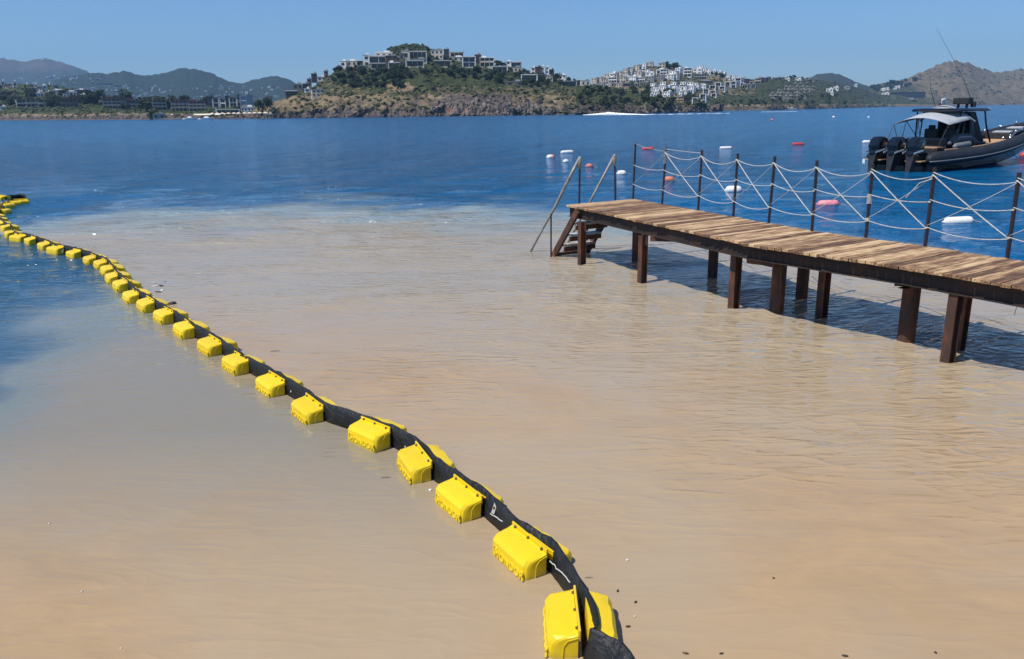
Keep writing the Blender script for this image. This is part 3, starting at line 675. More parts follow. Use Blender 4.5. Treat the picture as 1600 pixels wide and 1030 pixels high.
for s_ in (.80, .92):
    for P, k in ((NE, .12), (FE, -.12)):
        q = along(P, s_)+Vector((k*.8, k*.4, 0)); jb('pile', M['steel'], lambda b: b.tube([(q.x, q.y, -1.2), (q.x, q.y, HD-.234)], .1, 20))
# cap beams over the piles
def cap(p, q, over=.22):
    d = (q-p).normalized(); e0, e1 = p-d*over, q+d*over
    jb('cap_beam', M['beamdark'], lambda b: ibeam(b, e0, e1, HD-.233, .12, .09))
cap(at(1213, 487), at(1252, 466), .12); cap(at(1415, 533), at(1415, 533)+Vector((.85, .45, 0)), .2); cap(at(1003, 442)+Vector((.02, .05, 0)), at(995, 409), .02)
jb('bracket', M['steel'], lambda b: b.beam(Vector((2.30, 13.12, HD-.255)), Vector((2.75, 13.0, HD-.255)), .04, .10))
q = at(1168, 404, HD-.25); q2 = at(1192, 407, HD-.25); jb('bracket', M['steel'], lambda b: b.beam(q, q2+(q2-q)*.6, .05, .13))
q = at(1196, 408, HD-.25); q2 = at(1212, 411, HD-.25); jb('bracket', M['steel'], lambda b: b.beam(q, q2, .05, .13))
q = at(1398, 440, HD-.24); q2 = at(1412, 441, HD-.24); jb('bracket', M['steel'], lambda b: b.beam(q, q2, .05, .10))
jb('loose_wire', M['dk'], lambda b: b.tube([at(1594, 470, .8), at(1588, 482, .7), at(1585, 492, .6)], .003, 5))

# ------------------------------------------------------------------ rope railing on the seaward edge
PB = [((993, 222.5), (989, 310)), ((1041, 230), (1034, 318)), ((1097, 234.5), (1090.5, 328)), ((1153, 240), (1145.5, 338)), ((1211, 244.4), (1200.7, 348.4)), ((1276.8, 250.6), (1268.6, 361)), ((1364, 257), (1352.8, 372)), ((1461, 261.7), (1445.4, 385)), ((1593, 269.8), (1573.8, 403.4))]
PO = []
for tp, bt in PB:
    B = at(*bt, HD); B2 = atd(*tp, B.y); PO.append((B, B2))
l0, l1 = PO[-1], PO[-2]
for k in (1, 2): PO.append((PO[8][0]+df*1.0*k, PO[8][1]+df*1.0*k))
R_0 = PO[0][0].copy()
rail = thing('rope_railing', R_0, 0, 'railing of dark posts strung with crossed white ropes along the far edge of the jetty', 'railing')
def rb(name, m, fn, parent=rail, org=R_0, **k):
    b = MB(); fn(b); b.v = [tuple(Vector(v)-org) for v in b.v]; return b.build(name, m, parent, **k)
for i, (B, T) in enumerate(PO): rb('post', M['post'], lambda b: b.beam(B-Vector((0, 0, .16)), T, .036, .036))
def rope(a, b_, sag, r=.0065, m='rope', n=14):
    pts = [a.lerp(b_, k/n)-Vector((0, 0, sag*4*(k/n)*(1-k/n))) for k in range(n+1)]
    rb('rope', M[m], lambda b: b.tube(pts, r, 6), smooth=True)
def P_(i, h_): B, T = PO[i]; return B.lerp(T, h_)+Vector((-.02, -.01, 0))
random.seed(5)
for i in range(len(PO)-1):
    if i == 0:
        rope(P_(0, .985), P_(1, .93), .03, .004, 'thinrope'); rope(P_(0, .60), P_(1, .60), .04); rope(P_(0, .26), P_(1, .25), .05); rope(P_(0, .26), P_(1, .9), .02, .0035, 'thinrope'); continue
    if i == 1: rope(P_(1, .97), P_(2, .95), .005, .005)
    rope(P_(i, .91 if i < 6 else .94), P_(i+1, .89), .085+random.uniform(-.02, .02)); rope(P_(i, .60), P_(i+1, .57), .045+random.uniform(-.01, .015)); rope(P_(i, .25), P_(i+1, .23), .05+random.uniform(-.01, .02))
    rope(P_(i, .91), P_(i+1, .23), .015, .008); rope(P_(i, .27), P_(i+1, .88), .02, .0045, 'thinrope' if i < 5 else 'rope')
def coil(i, h0, h1, m='rope'):
    B, T = PO[i]; n = 60
    pts = [B.lerp(T, h0+(h1-h0)*k/n)+Vector((math.cos(k*.9), math.sin(k*.9), 0))*(.03+.004*math.sin(k*2.3)) for k in range(n+1)]
    rb('rope_coil', M[m], lambda b: b.tube(pts, .007, 5), smooth=True)
coil(1, .70, .94, 'thinrope'); coil(6, .47, .60, 'rope'); coil(6, .23, .27)
for i in range(2, 9):
    for h_ in (.57, .24, .9):
        q = P_(i, h_); rb('knot', M['rope'], lambda b: b.lathe([(.006, -.014), (.015, -.008), (.016, .006), (.006, .014)], 6, Matrix.Translation(q)))
rb('rope_tail', M['rope'], lambda b: b.tube([P_(7, .86), P_(7, .80)+Vector((-.10, .12, 0)), P_(7, .70)+Vector((-.16, .18, -.01)), P_(7, .60)+Vector((-.20, .24, 0))], .006, 5))

# ------------------------------------------------------------------ swim stairs at the end of the jetty
eV = Vector((.853, .522, 0)); oV = Vector((-.50, .866, 0)); Nc = NE[0].copy(); Nc.z = 0
st = thing('swim_stairs', Nc, 0, 'steep stairs with grey tube handrails going down from the jetty end into the water', 'stairs')
def sb_(name, m, fn, **k): return rb(name, m, fn, st, Nc, **k)
T1 = at(901, 333, .93); B1 = at(865, 400, 0)
T2 = T1+eV*.83; B2 = B1+eV*.83
for T, B in ((T1, B1), (T2, B2)):
    d = (B-T); sb_('stringer', M['steel'], lambda b: b.beam(T-d*.05, B+d*.12, .055, .13, up=oV))
for k, zz in enumerate((.70, .46, .235)):
    f_ = (T1.z-zz)/T1.z; c1 = T1.lerp(B1, f_); c2 = T2.lerp(B2, f_)
    for j in (0, 1): sb_('tread_board', M['tread' if k < 2 else 'tread_old'], lambda b: b.beam(c1+eV*.03+oV*(.135*j-.10), c2-eV*.03+oV*(.135*j-.10), .12, .03))
    sb_('tread_bearer', M['steel'], lambda b: b.beam(c1+eV*.03+oV*(-.13)+Vector((0, 0, -.065)), c2-eV*.03+oV*(-.13)+Vector((0, 0, -.065)), .03, .09))
sb_('tread_bearer', M['steel'], lambda b: b.beam(B1+eV*.03+Vector((0, 0, .03)), B2-eV*.03+Vector((0, 0, .03)), .10, .05))
LP = []
for tp, bs in (((906, 247), (905, 317)), ((960.5, 243), (962, 313))):
    B = at(*bs, HD-.02); T = atd(*tp, B.y); LP.append((B, T)); sb_('handrail_post', M['post'], lambda b: b.tube([B-Vector((0, 0, .2)), T], .02, 10))
    sb_('taped_joint', M['galv'], lambda b: b.tube([T-Vector((0, 0, .22)), T-Vector((0, 0, .12)), T+Vector((0, 0, .01)), T+Vector((0, 0, .03))], [.026, .036, .038, .02], 10), smooth=True)
H1 = at(829.5, 393, 0); T = LP[0][1]
pts = [T+Vector((0, 0, .01)), T.lerp(H1, .25), T.lerp(H1, .5)+Vector((.01, 0, -.015)), T.lerp(H1, .75), T.lerp(H1, 1.04)]
sb_('handrail', M['galv'], lambda b: b.tube(pts, [.03, .034, .030, .024, .02], 10), smooth=True)
T = LP[1][1]; H2 = H1+(LP[1][1]-LP[0][1])*1.0; H2.z = 0
sb_('handrail', M['galv'], lambda b: b.tube([T+Vector((0, 0, .01)), T.lerp(H2, .5), T.lerp(H2, 1.04)], [.026, .024, .022], 10), smooth=True)
Q = at(861, 402, 0); Q.z = -.3; tt = atd(861, 334, Q.y); sb_('handrail_post', M['post'], lambda b: b.tube([Q, tt], .016, 8))
Q2 = Q+eV*.9; t2 = tt+eV*.9; sb_('handrail_post', M['post'], lambda b: b.tube([Q2, t2], .016, 8))

# ------------------------------------------------------------------ moored rigid inflatable boat
BO = Vector((17.75, 36.95, 0)); BR = math.atan2(.552, .834)
rib = thing('inflatable_boat', BO, BR, 'black rigid inflatable boat with grey sunshade and three outboards moored beyond the jetty', 'boat')
def bp_(name, m, fn, parent=rib, **k):
    b = MB(); fn(b); return b.build(name, m, parent, **k)
def loft_hull(b):
    secs = []
    for x, kz, cy, cz, gy, gz in [(-.1, -.35, 1.2, .0, 1.32, .45), (3, -.35, 1.25, .05, 1.35, .5), (6, -.3, 1.2, .15, 1.3, .65), (8, -.1, 1.05, .35, 1.15, .85), (9.6, .2, .8, .65, .9, 1.15), (11, .65, .45, 1.0, .5, 1.4), (12.1, 1.2, .06, 1.45, .08, 1.6)]:
        secs.append([(x, gy, gz), (x, cy, cz), (x, cy*.5, (kz+cz)*.5-.05), (x, 0, kz), (x, -cy*.5, (kz+cz)*.5-.05), (x, -cy, cz), (x, -gy, gz)])
    b.loft(secs, closed=True, cap=True)
bp_('hull', M['hull'], loft_hull, smooth=False)
tp_ = [(-.35, 1.42, .56), (-.1, 1.42, .57), (.3, 1.43, .58), (2, 1.45, .62), (4, 1.45, .70), (6, 1.40, .86), (8, 1.22, 1.10), (9.5, .95, 1.32), (10.8, .62, 1.52), (11.9, .25, 1.68), (12.3, 0, 1.72)]
tr = [.10, .24, .30, .31, .31, .31, .30, .29, .28, .27, .27]
def sm(P):  # smooth a centre line
    P = [Vector(q) for q in P]; return catmull(P, 4)
full = sm(tp_+[(x, -y, z) for x, y, z in reversed(tp_[:-1])]); rr = list(np.interp(np.linspace(0, 1, len(full)), np.linspace(0, 1, 21), tr+tr[-2::-1]))
bp_('inflatable_tube', M['hyp'], lambda b: b.tube(full, rr, 20), smooth=True)
bp_('rubbing_strip', M['hyp_strip'], lambda b: [b.tube([Vector((q.x, q.y+(s_*(r_-.005)) if abs(q.y) > .05 else q.y, q.z-.10)) for q, r_ in zip(full, rr) if s_*q.y >= -.01][1:], .035, 6) for s_ in (1, -1)], smooth=True)
for s_ in (1, -1): bp_('tube_valve', M['chrome'], lambda b: b.lathe([(.05, 0), (.05, .02), (.03, .03)], 10, Matrix.Translation((1.0, s_*1.45, .92))))
bp_('deck', M['blk'], lambda b: b.loft([[(x, y_, z), (x, -y_, z)] for x, y_, z in [(-.05, 1.2, .52), (3, 1.25, .55), (6, 1.2, .66), (8, 1.05, .9), (9.6, .8, 1.18), (11.2, .42, 1.5)]]))
bp_('stern_platform', M['tan'], lambda b: b.box((-.25, -.95, .47), (.9, .75, .05)), bevel=.01)
bp_('stern_platform', M['tan'], lambda b: b.box((-.25, .95, .47), (.9, .75, .05)), bevel=.01)
bp_('transom', M['blk'], lambda b: b.box((.1, 0, .55), (.2, 2.5, .55)), bevel=.04)
# outboards
def outboard():
    e_ = bpy.data.objects.new('outboard_motor', None); COL.objects.link(e_); e_.parent = rib
    b = MB(); prof = [(-.30, .62, .17), (-.26, .75, .25), (-.36, .98, .29), (-.30, 1.25, .30), (-.16, 1.40, .26), (-.02, 1.46, .17)]
    rings = []
    for sx, z, w in prof:
        fr = sx+.0; ln_ = .84 if z < 1.3 else .66 if z < 1.42 else .42
        rings.append([(fr+ln_*a, w*c, z+(.05*a if z > 1 else 0)) for a, c in ((0, -.5), (.12, -.92), (.45, -1), (.85, -.8), (1, -.35), (1, .35), (.85, .8), (.45, 1), (.12, .92), (0, .5))])
    b.loft(rings, closed=True, cap=True); b.build('cowling', M['gloss'], e_, smooth=False, bevel=.02, seg=2)
    b = MB(); b.loft([[(x0, -w, z), (x1, -w*.8, z), (x1, w*.8, z), (x0, w, z)] for z, x0, x1, w in ((.66, -.22, .42, .2), (.3, -.16, .28, .15), (-.1, -.12, .2, .10), (-.35, -.1, .25, .05))], closed=True, cap=True)
    b.build('midsection', M['blk'], e_, bevel=.02)
    MB().box((.42, 0, .52), (.34, .36, .5)).build('bracket', M['blk'], e_, bevel=.04)
    b = MB(); b.beam((-.36, -.262, .66), (.22, -.30, .92), .012, .07); b.beam((-.36, .262, .66), (.22, .30, .92), .012, .07); b.build('white_stripe', M['white'], e_)
    MB().lathe([(.045, 0), (.045, .006)], 12, Matrix.Translation((.12, -.297, 1.18)) @ Matrix.Rotation(math.pi/2, 4, 'X')).build('badge', M['chrome'], e_)
    MB().tube([(.45, -.1, .8), (.6, -.15, .75), (.75, -.1, .6)], .03, 6).build('cable', M['blk'], e_, smooth=True)
    return e_
mo = outboard(); mo.location = (-.85, .9, .10); mo.rotation_euler = (0, math.radians(14), 0)
for y_ in (0, -.9):
    c = copy_tree(mo, rib); c.location = (-.85, y_, .10)
    c['label'] = None if False else 'outboard motor'
    del c['label']
bp_('tie_bar', M['chrome'], lambda b: b.tube([(-.35, 1.1, .9), (-.35, -1.1, .9)], .02, 8))
bp_('trim_light', M['white'], lambda b: b.box((-1.35, .98, .42), (.06, .12, .2)), bevel=.02)
# wheelhouse / console with wrap-around glass
def cons(b): b.loft([[(x0, -w, z), (x1, -w*.85, z), (x1, w*.85, z), (x0, w, z)] for z, x0, x1, w in ((.5, 3.9, 6.1, .82), (1.15, 3.95, 5.85, .82))], closed=True, cap=True)
bp_('console', M['gloss'], cons, bevel=.05)
def wh(b): b.loft([[(x0, -w, z), (x1, -w*.8, z), (x1, w*.8, z), (x0, w, z)] for z, x0, x1, w in ((1.14, 4.1, 5.75, .80), (2.52, 3.95, 4.75, .74))], closed=True, cap=True)
bp_('wheelhouse_glass', M['darkscreen'], wh, bevel=.03)
for s_ in (1, -1):
    bp_('pillar', M['gloss'], lambda b: b.tube([(5.9, s_*.86, 1.1), (5.2, s_*.92, 1.9), (4.85, s_*.95, 2.55)], .04, 8), smooth=True)
    bp_('pillar', M['gloss'], lambda b: b.tube([(2.65, s_*1.0, .7), (2.6, s_*1.02, 2.55)], .035, 8), smooth=True)
    bp_('pillar', M['gloss'], lambda b: b.tube([(2.95, s_*1.0, .7), (3.1, s_*1.02, 2.55)], .03, 8), smooth=True)
def roof(b):
    P = [(1.9, .55), (2.1, 1.05), (3.0, 1.2), (4.9, 1.15), (5.6, .9), (5.9, .35)]
    o_ = [(x, y) for x, y in P]+[(x, -y) for x, y in reversed(P)]
    b.loft([[(x*.98+.08, y*.94, 2.55) for x, y in o_], [(x, y, 2.62) for x, y in o_], [(x*.96+.16, y*.9, 2.70) for x, y in o_]], closed=True, cap=True)
bp_('hard_top', M['gloss'], roof, bevel=.015)
bp_('radar', M['blk'], lambda b: (b.box((4.6, 0, 3.02), (.45, .75, .30)), b.box((4.6, .2, 2.82), (.12, .1, .24)), b.box((4.6, -.2, 2.82), (.12, .1, .24)), b.box((4.9, -.35, 2.86), (.18, .2, .26))), bevel=.04)
bp_('antenna', M['blk'], lambda b: b.tube([(5.3, -.1, 2.9), (4.5, 0, 3.9), (3.3, .1, 5.0), (1.75, .1, 6.15)], [.012, .009, .007, .004], 6), smooth=True)
bp_('antenna', M['blk'], lambda b: b.tube([(3.9, .9, 2.7), (3.4, .95, 3.5), (3.1, .95, 4.2)], [.012, .01, .005], 6), smooth=True)
fl = MB(); n_ = 7
g = [[(4.05-.09*j+.03*math.sin(i*1.3), .55+.03*math.sin(j*1.5+i), 2.75+.42*(1-i/(n_-1))-.05*j*(i/(n_-1)+.2)) for j in range(5)] for i in range(n_)]
fl.loft(g); fo = fl.build('flag', M['white'], rib, smooth=True); sol = fo.modifiers.new('thickness', 'SOLIDIFY'); sol.thickness = .006
fl2 = MB().loft([[(3.70-.10*j, .56, 2.98-.2*i-.05*j) for j in range(3)] for i in range(2)]).build('flag_red_half', M['red'], rib); sol = fl2.modifiers.new('thickness', 'SOLIDIFY'); sol.thickness = .006
bp_('flag_pole', M['chrome'], lambda b: b.tube([(4.15, .55, 2.68), (4.1, .55, 3.25)], .012, 6))
# sunshade
def bim(b):
    top = []
    for i in range(9):
        f_ = i/8; x = 1.1+1.85*f_
        top.append([(x+.12*abs(a)**2, 1.32*a, 2.0+.60*(1-abs(a)**2)*(.50+.42*f_)+.22*f_) for a in np.linspace(-1, 1, 13)])
    b.loft(top)
bo_ = bp_('sunshade_canvas', M['canvas'], bim, smooth=True); sol = bo_.modifiers.new('thickness', 'SOLIDIFY'); sol.thickness = .02
for k in range(4):
    x = 2.92+.11*k
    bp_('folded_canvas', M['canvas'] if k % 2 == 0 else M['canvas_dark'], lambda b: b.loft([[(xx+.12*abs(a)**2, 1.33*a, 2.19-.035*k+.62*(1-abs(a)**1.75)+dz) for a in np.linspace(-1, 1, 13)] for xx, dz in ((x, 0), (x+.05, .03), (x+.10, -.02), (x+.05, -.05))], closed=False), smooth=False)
for s_ in (1, -1):
    for a, b_ in (((1.2, 1.3, 2.0), (.5, 1.25, .85)), ((1.2, 1.3, 2.0), (1.9, 1.3, .9)), ((2.2, 1.3, 2.1), (1.9, 1.3, .8)), ((3.2, 1.3, 2.2), (3.7, 1.3, .9)), ((3.2, 1.3, 2.2), (3.3, 1.3, .9)), ((2.2, 1.3, 2.15), (3.6, 1.3, 1.1))):
        bp_('sunshade_pole', M['blk'] if a[0] < 2.5 else M['hyp_strip'], lambda b: b.tube([(a[0], a[1]*s_, a[2]), (b_[0], b_[1]*s_, b_[2])], .016, 6))
# seats and cushions
bp_('bench_seat', M['blk'], lambda b: (b.box((1.3, 0, .75), (.9, 2.0, .45)), b.box((2.1, 0, .95), (.6, 2.0, .75))), bevel=.07, seg=3)
bp_('bench_slat', M['tan'], lambda b: b.box((1.15, 0, 1.0), (.45, 2.1, .05)), bevel=.01)
for y_ in (.45, -.45): bp_('helm_seat', M['blk'], lambda b: (b.box((3.2, y_, 1.05), (.5, .6, .5)), b.box((3.0, y_, 1.5), (.2, .62, .55)), b.box((3.0, y_, 1.85), (.16, .3, .18))), bevel=.06, seg=3)
bp_('grey_locker', M['canvas_dark'], lambda b: b.box((2.3, 0, 1.34), (1.0, 1.9, .06)), bevel=.02)
bp_('fore_deck', M['tan'], lambda b: b.loft([[(x, y_, z), (x, -y_, z), (x, -y_, z-.06), (x, y_, z-.06)] for x, y_, z in ((6.3, .85, 1.0), (7.4, .82, 1.06), (8.6, .7, 1.15))], closed=True, cap=True))
bp_('bow_cushion', M['blk'], lambda b: b.loft([[(x, y_, z), (x, -y_, z), (x, -y_, z-.3), (x, y_, z-.3)] for x, y_, z in ((8.5, .72, 1.45), (9.6, .62, 1.58), (10.9, .4, 1.75))], closed=True, cap=True), bevel=.04)
bp_('bow_cushion', M['canvas'], lambda b: b.loft([[(x, y_*.62, z), (x, -y_*.62, z), (x, -y_*.62, z-.05), (x, y_*.62, z-.05)] for x, y_, z in ((9.9, .6, 1.68), (10.3, .5, 1.73))], closed=True, cap=True))
bp_('bow_cushion', M['canvas'], lambda b: b.loft([[(x, y_*.62, z), (x, -y_*.62, z), (x, -y_*.62, z-.05), (x, y_*.62, z-.05)] for x, y_, z in ((8.6, .7, 1.50), (8.95, .66, 1.55))], closed=True, cap=True))
for x, y_, z in ((8.5, .75, 1.5), (8.5, -.75, 1.5), (9.2, -.7, 1.55), (9.8, .62, 1.68), (9.8, -.62, 1.68), (10.9, .4, 1.85), (10.9, -.4, 1.85), (7.6, -.95, 1.3), (6.9, -.95, 1.2), (-.3, -.6, .55), (-.45, -.75, .55)):
    bp_('cleat', M['chrome'], lambda b: b.lathe([(.05, 0), (.06, .06), (.03, .12)], 8, Matrix.Translation((x, y_, z))), smooth=True)
bp_('bow_rail', M['chrome'], lambda b: b.tube([(7.4, -1.0, 1.2), (8.4, -.92, 1.62), (9.2, -.85, 1.72), (9.5, -.8, 1.55)], .02, 6), smooth=True)
bp_('fender', M['hyp_strip'], lambda b: b.tube([(1.7, -1.36, 1.02), (1.85, -1.36, 1.05), (3.0, -1.36, 1.12), (3.2, -1.36, 1.1)], [.05, .13, .13, .05], 12), smooth=True)
bp_('fender', M['canvas_dark'], lambda b: b.tube([(1.6, -1.2, 1.15), (2.2, -1.15, 1.38), (3.2, -1.15, 1.4), (4.0, -1.2, 1.15)], [.08, .2, .2, .08], 12), smooth=True)
bp_('tube_top_pad', M['tan'], lambda b: b.tube([(.9, -1.45, .93), (2, -1.46, .945), (4, -1.46, 1.02), (5.6, -1.42, 1.14)], .03, 6))
lb = at(1600, 243); lt = BO+Vector((math.cos(BR)*9.6, math.sin(BR)*9.6, .7))
ml = MB().tube([lt, lt.lerp(lb, .35)-Vector((0, 0, .28)), lt.lerp(lb, .7)-Vector((0, 0, .25)), lb+Vector((0, 0, .05))], .018, 6); ml.v = [tuple(Vector(v)-Vector((lb.x, lb.y, 0))) for v in ml.v]
tag(ml.build('mooring_line', M['canvas_dark']), 'slack dark mooring line from the inflatable boat bow to a red float', 'rope').location = (lb.x, lb.y, 0)

# ------------------------------------------------------------------ swimming area floats and mooring buoys
def fender_mesh(L, r, m):
    pr_ = [(.02, -L*.5-.04), (.025, -L*.5), (r*.45, -L*.5+.01), (r*.85, -L*.5+r*.35), (r, -L*.5+r*.9), (r, L*.5-r*.9), (r*.85, L*.5-r*.35), (r*.45, L*.5-.01), (.025, L*.5), (.02, L*.5+.04)]
    return MB().lathe(pr_, 16, Matrix.Rotation(math.pi/2, 4, 'Y')).mesh('float_body', m, smooth=True)
BU = [(886, 239, 19, 4.5, 'offwhite', .25, 'long white cylinder float lying behind the stair handrails, farthest of the white ones there'),
      (859, 247, 9, 6, 'offwhite', .1, 'stubby white float with a red end, leftmost of all the floats'),
      (884, 253.5, 8, 5, 'offwhite', .1, 'small round white float just left of the near stair handrail post'),
      (921, 261, 10, 6, 'orange', -.1, 'short faded red float between the two stair handrail posts'),
      (971, 272.5, 13, 7, 'offwhite', -.2, 'white float right beside the farther stair handrail post'),
      (1012.5, 234, 18, 4.5, 'red', .15, 'long red float seen behind the first bay of the rope railing'),
      (1045.5, 282.5, 14, 8, 'orange', -.15, 'faded orange float right of the second railing post'),
      (1134, 232, 17, 3.5, 'offwhite', .05, 'thin white cylinder float far out, level with the third and fourth railing posts'),
      (1146, 299, 23, 10, 'offwhite', -.05, 'fat white float showing behind the fourth railing post'),
      (1247, 226.5, 17, 4, 'red', .05, 'small red float far out to the left of the inflatable boat'),
      (1293.5, 320.5, 29, 9, 'pink', -.2, 'pink cylinder float right of the sixth railing post'),
      (1497, 348, 41, 11, 'offwhite', -.12, 'largest white cylinder float, near the right end of the rope railing'),
      (1356, 223, 16, 4, 'offwhite', .03, 'thin white float just left of the outboard motors'),
      (1601, 245, 14, 9, 'red', .3, 'red mooring float at the right edge by the inflatable boat bow')]
for x, y, wp, hp, mk, rz, lab in BU:
    P = at(x, y); sc_ = P.y*1.07/FPX; L = wp*sc_; r = max(.07, hp*sc_*.62)
    t_ = thing('buoy', P, rz+random.uniform(-.1, .1), lab, 'buoy', 'floats marking the swimming area')
    fb = ob('float_body', fender_mesh(max(L, 2.2*r), r, M[mk]), t_, (0, 0, r*.30)); fb.rotation_euler = (random.uniform(0, 3), random.uniform(-.05, .05), 0)
    MB().tube([(max(L, 2.2*r)/2+.03, 0, r*.25), (max(L, 2.2*r)/2+.18, .03, .02), (max(L, 2.2*r)/2+.4, .02, -.15)], .012, 5).build('line', M['thinrope'], t_)
    if 'red end' in lab: MB().lathe([(r*.7, 0), (r*1.02, .02), (r*1.02, .12), (r*.5, .16)], 14, Matrix.Translation((L*.3, 0, r*.3)) @ Matrix.Rotation(math.pi/2, 4, 'Y')).build('red_end', M['orange'], t_, smooth=True)
for x, y, r, cl, lab in ((1206, 188.5, .42, 'orange', 'round mooring buoy with dark and yellow paint, leftmost of the three far out'), (1302.5, 184, .36, 'offwhite', 'pale round mooring buoy, the middle one of three far out'), (1357, 184, .30, 'white', 'small white mooring ball, rightmost of three far out')):
    P = at(x, y); s_ = P.y/230
    t_ = thing('mooring_buoy', P, 0, lab, 'buoy', 'mooring balls far out')
    MB().lathe([(r*s_*math.cos(a), r*s_*math.sin(a)+.12) for a in np.linspace(-1.5, 1.5, 11)], 14).build('ball', M[cl], t_, smooth=True)
    if cl != 'white': MB().lathe([(r*s_*1.015*math.cos(a), r*s_*1.015*math.sin(a)+.12) for a in np.linspace(-.9, -.1, 5)], 14).build('dark_band', M['blk'], t_, smooth=True)
    MB().lathe([(.05, r*s_), (.08, r*s_+.25), (.03, r*s_+.3)], 8).build('top_ring', M['chrome'], t_)

# ------------------------------------------------------------------ speedboat and its wake
SP = at(909, 179.6); SP.z = 0
sb2 = thing('speedboat', SP, math.pi*1.0, 'small dark speedboat racing left under the rocky shore, white wake behind it', 'boat')
b = MB(); b.loft([[(x, w, .9+.1*x/4), (x, w*.75, .05), (x, 0, -.15), (x, -w*.75, .05), (x, -w, .9+.1*x/4)] for x, w in ((-3.2, 1.1), (0, 1.2), (2, .95), (3.6, .1))], closed=True, cap=True); b.build('hull', M['hull'], sb2)
MB().box((-.4, 0, 1.25), (1.6, 1.3, .6), taper=.7).build('windscreen', M['glass'], sb2, bevel=.05)
MB().box((-3.3, 0, .9), (.6, .6, 1.0)).build('engine', M['blk'], sb2, bevel=.08)
MB().box((-1.9, 0, 1.15), (.9, 1.6, .4)).build('seat', M['blk'], sb2, bevel=.08)
mfo = mat('white_foam', (.86, .87, .88), .9, (.70, .75, .80), .5, bump=.6)
def wake(name, pts, lab=None):
    b = MB(); rings = []
    for (x, y, hh, ww) in pts:
        P = at(x, y); P.z = 0; n_ = 8
        rings.append([(P.x, P.y+ww*math.cos(a), -.03+hh*math.sin(a)*(1+.25*fbm(Vector((P.x*.4, a*2, 0))))) for a in np.linspace(math.pi, 0, n_)])
    b.loft(rings, closed=True, cap=True); o = b.build(name, mfo, None, smooth=True); tag(o, kind='stuff'); return o
ptsw = []
for i in range(70):
    x = 911+i*1.55; f_ = i/69
    hh = interp(x, [(911, .2), (925, .55), (938, 1.0), (950, 1.4), (962, 1.1), (975, .75), (990, .55), (1005, .25), (1020, .16)])*(1+.12*math.sin(i*1.9)); ptsw.append((x, 180.0-.006*(x-911), max(hh, .1), 1.2+1.2*math.sin(math.pi*f_)))
wake('wake', ptsw)
ptsw = [(1000+i*3.1, 179.7-.0175*(i*3.1)+.15*math.sin(i*.9), .14*(1+.6*math.sin(i*1.3)), 1.6+1.2*math.sin(i*.55)) for i in range(46)]
wake('wake', ptsw)
ptsw = [(1190+i*4.2, 175.2-.013*(i*4.2), .12, 1.4) for i in range(14)]
wake('wake', ptsw)

# ------------------------------------------------------------------ floating bits near the beach
def bit(name, x, y, kind_, size, m, lab, cat, grp=None, rz=0):
    if y > 740: size *= .75
    P = at(x, y, .004)
    b = MB()
    if kind_ == 'twig': b.tube([(-size, 0, .002), (-size*.3, size*.06, .004), (size*.4, -size*.03, .004), (size, size*.05, .002)], [size*.04, size*.07, size*.06, size*.03], 6)
    elif kind_ == 'leaf':
        b.loft([[(size*a, -size*.32*math.sin(math.pi*(a+1)/2)-.001, .003), (size*a, 0, .006), (size*a, size*.32*math.sin(math.pi*(a+1)/2)+.001, .004)] for a in np.linspace(-1, 1, 9)])
    else:
        bv = ICO1[0]; b.add([(v[0]*size*(1+.3*noise.noise(Vector(v)*3)), v[1]*size*(1+.3*noise.noise(Vector(v)*2.3)), v[2]*size*.45) for v in bv], [tuple(f) for f in ICO1[1].tolist()])
    o = b.build(name, m, None, smooth=kind_ != 'twig'); o.location = P; o.rotation_euler = (0, 0, rz)
    if kind_ == 'leaf': s = o.modifiers.new('thickness', 'SOLIDIFY'); s.thickness = .002
    return tag(o, lab, cat, grp)
bit('twig', 603, 746.5, 'twig', .05, M['dk'], 'short black twig afloat left of the black belt, below the double float', 'twig', rz=.1)
bit('twig', 920, 903, 'twig', .035, M['dk'], 'thin dark twig lying to the right of the belt bend above the nearest float', 'twig', rz=.0)
bit('shell', 980.5, 875, 'blob', .016, M['scuff'], 'pale round shell resting right of the second nearest float', 'shell')
bit('leaf', 965, 923.5, 'leaf', .018, M['dk'], 'curled dark leaf just right of the nearest float', 'leaf', rz=1)
bit('leaf', 993, 941, 'leaf', .018, M['dk'], 'small dark leaf floating farther right of the nearest float', 'leaf', rz=.7)
bit('leaf', 981, 979, 'leaf', .022, M['wet'], 'reddish brown leaf beside the shadow of the nearest float', 'leaf', rz=.1)
bit('leaf', 1071, 1021, 'leaf', .024, M['wet'], 'orange brown leaf at the bottom edge, right of the nearest float', 'leaf', rz=-.3)
bit('leaf', 1127, 1021.5, 'leaf', .018, M['dk'], 'dark leaf on the bottom edge beyond the orange one', 'leaf', rz=.2)
bit('leaf', 1320, 1025, 'leaf', .024, M['dk'], 'dark folded leaf on the bottom edge, in the right half', 'leaf', rz=-.2)
bit('pebble', 1462, 1019.5, 'blob', .012, M['dk'], 'small black pebble at the bottom edge on the far right', 'pebble')
bit('pebble', 1209, 903, 'blob', .011, M['dk'], 'tiny dark pebble alone in the silty water right of the boom', 'pebble')
for x, y, s_ in ((992, 963, .010), (973, 960, .006), (960, 953, .005), (1006, 904, .005), (994, 985, .004), (77, 818, .012), (128, 924, .010), (189, 1013, .009)):
    bit('shell', x, y, 'blob', s_, M['scuff'], 'tiny white shell fragment scattered on the silty shallows', 'shell', 'tiny white shell fragments')
bit('foam_scrap', 672.5, 765.5, 'blob', .022, M['offwhite'], 'white foam scrap caught against the left end of the third nearest float', 'scrap')
